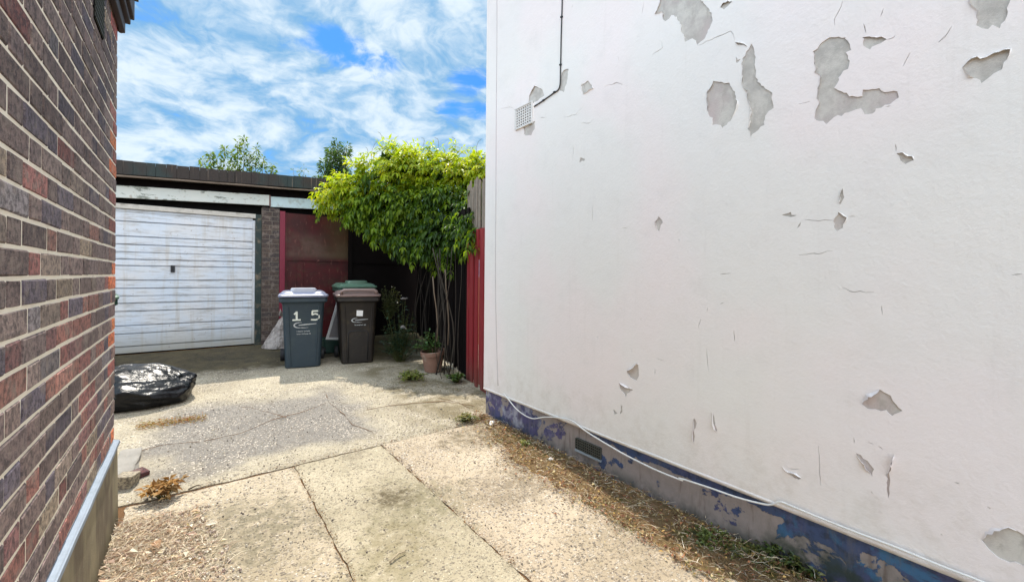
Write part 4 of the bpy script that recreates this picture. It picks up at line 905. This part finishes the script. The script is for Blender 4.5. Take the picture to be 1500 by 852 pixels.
weed('weed', 'olive mossy weeds along the litter just before the dark tangle', 1105, 822, 60, .15, .06, [(.12, .13, .03), (.17, .16, .04), (.08, .1, .025)], .022)
# dried weed with curled brown leaves
q = onG(243, 728)
DW = empty('dried_weed', tuple(q), 'dried brown weed with curled leaves standing in the straw', 'weed')
bush(DW, 'stalks', 22, 0, .13, .12, [(.36, .2, .07), (.3, .15, .05), (.42, .27, .12)], .05, M_dry)

# ------------------------------------------------------------------ litter
def scatter(name, n, pick, cols, L, Wd, kind='leaf', up=.5, mt=M_dry, lift=.0, lp=.55):
    b = MB()
    for _ in range(n):
        p, d = pick()
        if p is None: continue
        c = R.choice(cols); f_ = R.uniform(.65, 1.25); c = tuple(q*f_ for q in c); a = R.uniform(0, 6.28); h_ = lift*R.random()*d
        p = p+Vector((0, 0, .009+h_))
        if kind == 'leaf' and R.random() < lp:
            l = R.uniform(*L); b.leaf(p+Vector((0, 0, .002)), Vector((math.cos(a), math.sin(a), R.uniform(-.1, up))), Vector((R.uniform(-.6, .6), R.uniform(-.6, .6), 1)), l, l*R.uniform(.35, .7), c, .3)
        else:
            l = R.uniform(*L)*1.8; k = R.uniform(-1, 1); pts = []
            for t in (0, .33, .66, 1): pts.append(p+Vector((math.cos(a+k*t)*l*t, math.sin(a+k*t)*l*t, .25*up*l*math.sin(t*PI*R.uniform(.6, 1)))))
            w = R.uniform(.5, 1)*Wd; b.tube(pts, [w, w, w*.8, w*.3], 3, c, cap=False)
    return tag(b.build(name, mt), kind='stuff')
edge = [onG(u, v) for u, v in ((706, 618), (735, 652), (766, 682), (803, 704), (835, 723), (900, 757), (963, 796), (1050, 848))]
edge = [(p.y, p.x) for p in edge]; edge.sort()
def ex(y):
    if y <= edge[0][0]: return edge[0][1]+.03*nz((y*3, 0, 0))
    for (a, b), (c, d) in zip(edge, edge[1:]):
        if y <= c: return lerp(b, d, (y-a)/(c-a))
    return edge[-1][1]
def pick_right():
    y = .35+3.15*R.random(); e = ex(y)+.05*nz((y, 1, 0), 5); x = lerp(e, 2.235, R.random()**.75)
    if R.random() < .2: x = e-abs(R.gauss(0, .07+.07*max(0, y-1.6)))*(.4+nz((x, y, 0), 3)**2*4)
    dd = max(0, (x-e)/max(.05, 2.235-e)); return Vector((x, y, gz(y))), min(1, dd*1.4)
LIT = [(.62, .5, .28), (.58, .38, .14), (.45, .2, .1), (.3, .17, .08), (.36, .24, .12), (.2, .1, .06), (.26, .11, .07), (.42, .33, .18), (.14, .08, .05), (.33, .2, .1), (.22, .14, .05)]
b = MB()                                            # bed of soil along the wall
ny = 70
for j in range(ny+1):
    y = lerp(.2, 3.42, j/ny); e = ex(y)+.07*nz((y, 1, 0), 5)+.03*nz((y, 4, 0), 19)
    for i in range(9):
        t = i/8; x = lerp(e, 2.262, t); b.v.append(Vector((x, y, gz(y)+.002+(.028*math.sin(min(1, t*1.5)*PI/2)+.012*nz((x, y, 0), 9))*min(1, t*3)))); b.c.append((1, 1, 1))
b.f = [(j*9+i, j*9+i+1, (j+1)*9+i+1, (j+1)*9+i) for j in range(ny) for i in range(8)]
def f(t, p):
    o = t.pos(); n = t.noise(o, 18, 6, .7); c = t.mix(n, (.13, .085, .045), (.36, .25, .13)); c = t.mix(t.step(t.noise(o, 4.5, 5, .6), .55, .7), c, (.11, .11, .03))
    return {'Base Color': c, 'Roughness': 1, 'Specular IOR Level': .05, 'Normal': t.bump(t.noise(o, 120, 5, .75), 1, .02)}
b.build('soil_strip', mat('littery soil', f), smooth=True, kind='structure')
scatter('leaf_litter', 9000, pick_right, LIT, (.008, .028), .0012, lift=.045, up=.7, lp=.38)
def pick_moss():
    while True:
        p, d = pick_right()
        if nz((p.x, p.y, 4), 4.0) > .12: return p, d
scatter('moss', 2600, pick_moss, [(.13, .14, .025), (.2, .19, .04), (.08, .1, .02)], (.006, .014), .001, lift=.035, up=1.2, mt=M_dleaf)
hp = [onG(u, v) for u, v in ((185, 735), (270, 722), (310, 770), (275, 850), (140, 850))]
def pick_left():
    for _ in range(50):
        y = R.uniform(1.5, 3.08); x = -.325+abs(R.gauss(0, .21))
        lim = .03+.17*min(1, (3.2-y))+.07*nz((y, 3, 0), 4)
        if x < lim or R.random() < .03: return Vector((x, y, 0)), max(0, 1-(x+.33)/(lim+.33))
    return None, 0
STR = [(.85, .77, .63), (.83, .72, .54), (.76, .64, .45), (.72, .58, .42), (.6, .44, .3), (.72, .62, .45), (.42, .27, .17), (.6, .43, .34), (.34, .21, .17), (.7, .6, .46), (.75, .68, .55)]
scatter('straw', 6500, pick_left, STR, (.008, .03), .0012, lift=.02, up=.5, lp=.25)
scatter('straw', 1900, pick_left, STR, (.025, .07), .0013, lift=.04, up=.35, lp=.03)
def pick_joint():
    k = R.randrange(3)
    if k == 0: x = R.uniform(-.3, 2.2); return Vector((x, 3.36+R.gauss(0, .02), 0)), 0
    return Vector(((.585, 1.22)[k-1]+R.gauss(0, .012), R.uniform(.9, 3.36), 0)), 0
scatter('straw', 1500, pick_right, STR, (.012, .05), .0011, lift=.06, up=.4, lp=0)
scatter('leaf_litter', 1500, pick_joint, [(.2, .1, .05), (.3, .18, .09), (.14, .07, .04), (.4, .3, .17)], (.005, .014), .001, up=.3)
def pick_slab():
    x = R.uniform(-.2, 2.0); y = R.uniform(.8, 7); return Vector((x, y, gz(y))), 0
scatter('leaf_litter', 900, pick_slab, [(.42, .33, .2), (.16, .1, .06), (.5, .42, .28), (.1, .08, .06)], (.004, .014), .001, up=.2)
def pick_orange():
    t = R.random(); p = onG(lerp(200, 300, t)+R.gauss(0, 3), lerp(626, 612, t)+R.gauss(0, 3)); return p, 0
scatter('moss', 1100, pick_orange, [(.4, .16, .03), (.32, .13, .03), (.3, .22, .04), (.26, .2, .03)], (.008, .02), .0012, up=.5)
def pick_pot():
    p = onG(R.uniform(560, 690), R.uniform(528, 575)); return p, 0
scatter('leaf_litter', 900, pick_pot, [(.2, .17, .06), (.28, .2, .09), (.14, .12, .04), (.1, .08, .04)], (.008, .022), .0012, up=.4)
# loose grit
b = MB()
for _ in range(2600):
    if R.random() < .4: p, d = pick_left()
    else: p, d = Vector((R.uniform(-.25, 2.1), R.uniform(.9, 5.5), 0)), 0
    if p is None: continue
    r = R.uniform(.002, .006)*(1.3 if R.random() < .08 else 1); z = gz(p.y)+.004; c = R.choice([(.5, .45, .36), (.35, .3, .25), (.2, .17, .15), (.6, .55, .46)])
    vs = [p+Vector((r*math.cos(a)*R.uniform(.7, 1.2), r*math.sin(a)*R.uniform(.7, 1.2), 0)) for a in (0, 1.2, 2.5, 3.8, 5)]
    vs = [Vector((q.x, q.y, z-.003)) for q in vs]+[Vector((lerp(q.x, p.x, .4), lerp(q.y, p.y, .4), z+r*.8)) for q in vs]
    b.add(vs, [(0, 1, 6, 5), (1, 2, 7, 6), (2, 3, 8, 7), (3, 4, 9, 8), (4, 0, 5, 9), (5, 6, 7, 8, 9)], c)
for _ in range(3600):
    p, d = pick_left()
    if p is None: continue
    r = R.uniform(.003, .0085); z = .006; c = R.choice([(.72, .64, .54), (.6, .48, .42), (.66, .6, .52), (.42, .33, .3), (.78, .72, .64)])
    vs = [p+Vector((r*math.cos(a)*R.uniform(.7, 1.2), r*math.sin(a)*R.uniform(.7, 1.2), 0)) for a in (0, 1.2, 2.5, 3.8, 5)]
    vs = [Vector((q.x, q.y, z-.003)) for q in vs]+[Vector((lerp(q.x, p.x, .4), lerp(q.y, p.y, .4), z+r*.8)) for q in vs]
    b.add(vs, [(0, 1, 6, 5), (1, 2, 7, 6), (2, 3, 8, 7), (3, 4, 9, 8), (4, 0, 5, 9), (5, 6, 7, 8, 9)], c)
tag(b.build('gravel', M_dry), kind='stuff')

# ------------------------------------------------------------------ loose small things
def lump(name, label, cat, c, size, m, seed, amp=.25, rot=0, sub=3, cubic=.0):
    o = None; bm = bmesh.new(); bmesh.ops.create_icosphere(bm, subdivisions=sub, radius=1)
    for v in bm.verts:
        d = v.co.normalized(); k = 1+amp*noise.noise(d*1.8+Vector((seed, 0, 0)))*1.6+amp*.5*noise.noise(d*5+Vector((0, seed, 0)))
        if cubic: k *= lerp(1, 1/max(abs(d.x), abs(d.y), abs(d.z)), cubic)
        v.co = (d.x*k*size[0], d.y*k*size[1], d.z*k*size[2])
    me = bpy.data.meshes.new(name); bm.to_mesh(me); bm.free(); me.materials.append(m); o = bpy.data.objects.new(name, me); C.objects.link(o); o.location = c; o.rotation_euler = (0, 0, rot); return tag(o, label, cat)
p = onG(185, 683); lump('concrete_lump', 'flat grey concrete lump lying against the brick corner plinth', 'rubble', (p.x+.0, p.y, .01), (.07, .3, .045), M_rubble, 2.2, .12, 0, 4, .6)
def loose(label, u, v, rot, col, sz=(.1, .05, .033), tilt=.1):
    p = onG(u, v); b = MB(); b.box((-sz[0], -sz[1], 0), (sz[0], sz[1], sz[2]*2), col, j=.006); o = b.build('loose_brick', M_brick, bev=.006); o.location = (p.x, p.y, -.006); o.rotation_euler = (tilt, .05, rot); return tag(o, label, 'brick')
loose('pale cream-faced broken brick beside the plinth, nearer the straw', 184, 712, 1.2, (.42, .36, .26), (.055, .048, .045))
loose('dark maroon brick end half buried just past the cream brick', 197, 700, .6, (.12, .04, .04), (.06, .04, .03), .2)
p = onG(721, 624); lump('paper_scrap', 'crumpled white paper scrap on the litter by the house corner', 'litter', (p.x, p.y, .03), (.035, .022, .018), M_paper, 5.1, .5, .4)
p = onG(807, 679); lump('paper_scrap', 'tiny white scrap in the litter under the air brick', 'litter', (p.x, p.y, .035), (.012, .014, .01), M_paper, 7.7, .5)
p = onY(592, 437, 6.2); lump('plastic_scrap', 'white plastic scrap caught high in the dark shrub', 'litter', tuple(p), (.045, .02, .014), M_scrap, 1.7, .5)
p = onY(590, 479, 5.85); lump('plastic_scrap', 'curled pale plastic scrap lower down among the dark shrub', 'litter', tuple(p), (.03, .022, .02), M_scrap, 3.9, .6)
def stick(label, a, b, r, col):
    p, q = onG(*a), onG(*b); p.z += .012; q.z += .014; m = MB(); mid = p.lerp(q, .5)+Vector((.01, .012, .006)); o = empty('twig', tuple(p), label, 'twig'); m.tube([p, mid, q], [r, r*.9, r*.6], 5, col); m.build('stick', M_bark, o, smooth=True)
stick('pale dry twig lying across the middle driveway slab', (571, 826), (594, 811), .005, (.55, .45, .3))
stick('thin straw-coloured stick by the crumpled paper scrap', (713, 626), (738, 640), .005, (.45, .36, .24))
stick('short dark twig lying on the transverse driveway joint', (276, 719), (294, 714), .005, (.12, .09, .06))

# ------------------------------------------------------------------ SKY, SUN, CAMERA
AZ, EL = math.radians(6), math.radians(58)           # from +Y towards +X
w = bpy.data.worlds.new('World'); S.world = w; w.use_nodes = True; t = NT(w.node_tree); bg = w.node_tree.nodes['Background']
sky = t.n('TexSky', sky_type='NISHITA', sun_disc=False, sun_elevation=EL, sun_rotation=AZ, altitude=50, air_density=1, dust_density=.6, ozone_density=2.5)
d = t.n('TexCoord').outputs['Generated']; X, Y, Z = t.xyz(d)
iz = t.m('DIVIDE', 1, t.m('ADD', t.m('MAXIMUM', Z, 0), .3))
pv = t.n('CombineXYZ', {0: t.m('MULTIPLY', X, iz), 1: t.m('MULTIPLY', Y, iz), 2: 0}).outputs[0]
def pdir(u, v):
    r = ray(u, v).normalized(); k = 1/(max(r.z, 0)+.3); return (r.x*k, r.y*k, 0)
pv2 = t.n('VectorMath', {0: pv, 1: t.n('VectorMath', {0: t.n('TexNoise', {'Vector': pv, 'Scale': 3.1, 'Detail': 4.}).outputs[1], 3: .28}, operation='SCALE').outputs[0]}, operation='ADD').outputs[0]
n1 = t.noise(pv2, 3.0, 9, .55, 0); n2 = t.noise(pv2, 8.5, 9, .6, 0); n3 = t.noise(pv, 1.1, 4, .5)
dens = t.m('ADD', t.m('MULTIPLY', n1, .54), t.m('MULTIPLY', n2, .46))
for (u, v, rr_, k) in [(520, 78, .22, .17), (480, 58, .14, .12), (560, 98, .16, .15), (690, 120, .16, .17), (660, 160, .14, .15), (705, 165, .13, .16), (540, 118, .10, .08), (460, 130, .1, .05), (440, 65, .12, .07)]:
    dd = t.n('VectorMath', {0: pv, 1: pdir(u, v)}, operation='DISTANCE').outputs['Value']
    dens = t.m('SUBTRACT', dens, t.m('MULTIPLY', t.step(dd, rr_*.6, 0), k))
cov = t.step(dens, .30, .45)
cov = t.m('MAXIMUM', cov, t.m('MULTIPLY', t.step(Z, .16, .02), .75))
light = t.step(t.m('ADD', t.m('MULTIPLY', n2, .6), t.m('MULTIPLY', n1, .4)), .40, .62)
SKYK = .15
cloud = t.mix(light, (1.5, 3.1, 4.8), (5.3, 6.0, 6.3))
blue = t.mix(1, sky.outputs[0], (.25, .65, 1.1), 'MULTIPLY')
col = t.mix(t.m('MULTIPLY', cov, .93), blue, cloud)
back_fill = t.m('ADD', 1, t.m('MULTIPLY', t.step(Y, .5, -.15), 3.0))      # unseen sky behind the camera boosted as added fill for the shaded wall
col = t.n('VectorMath', {0: col, 3: back_fill}, operation='SCALE').outputs[0]
col = t.mix(t.step(Y, .5, -.15), col, t.mix(1, col, (1.24, .985, .85), 'MULTIPLY'))  # the same added fill, tinted warm for the wall
below = t.step(Z, 0, -.02); col = t.mix(below, col, (1.2, 1.1, .9))
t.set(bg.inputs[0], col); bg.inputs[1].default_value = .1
sl = bpy.data.lights.new('sun', 'SUN'); sl.energy = 3.7; sl.angle = math.radians(.53); sl.color = (1, .93, .82)
so = bpy.data.objects.new('sun', sl); C.objects.link(so)
sd = Vector((math.sin(AZ)*math.cos(EL), math.cos(AZ)*math.cos(EL), math.sin(EL))); so.rotation_euler = sd.to_track_quat('Z', 'Y').to_euler(); so.location = (4, 10, 12)
cd = bpy.data.cameras.new('camera'); cam = bpy.data.objects.new('camera', cd); C.objects.link(cam); S.camera = cam
cd.sensor_width = 36; cd.lens = 36*F/1500; cd.shift_y = -22/1500; cd.clip_start = .02; cd.clip_end = 1000
cam.matrix_world = Matrix.Translation(EYE) @ Matrix.Rotation(-YAW, 4, 'Z') @ Matrix.Rotation(PI/2, 4, 'X') @ Matrix.Rotation(ROLL, 4, 'Z')
vs_ = S.view_settings; vs_.view_transform = 'Standard'; vs_.look = 'None'; vs_.gamma = 1; vs_.use_curve_mapping = False; vs_.exposure = .72
S.cycles.max_bounces = 8; S.cycles.diffuse_bounces = 5; S.cycles.use_denoising = True
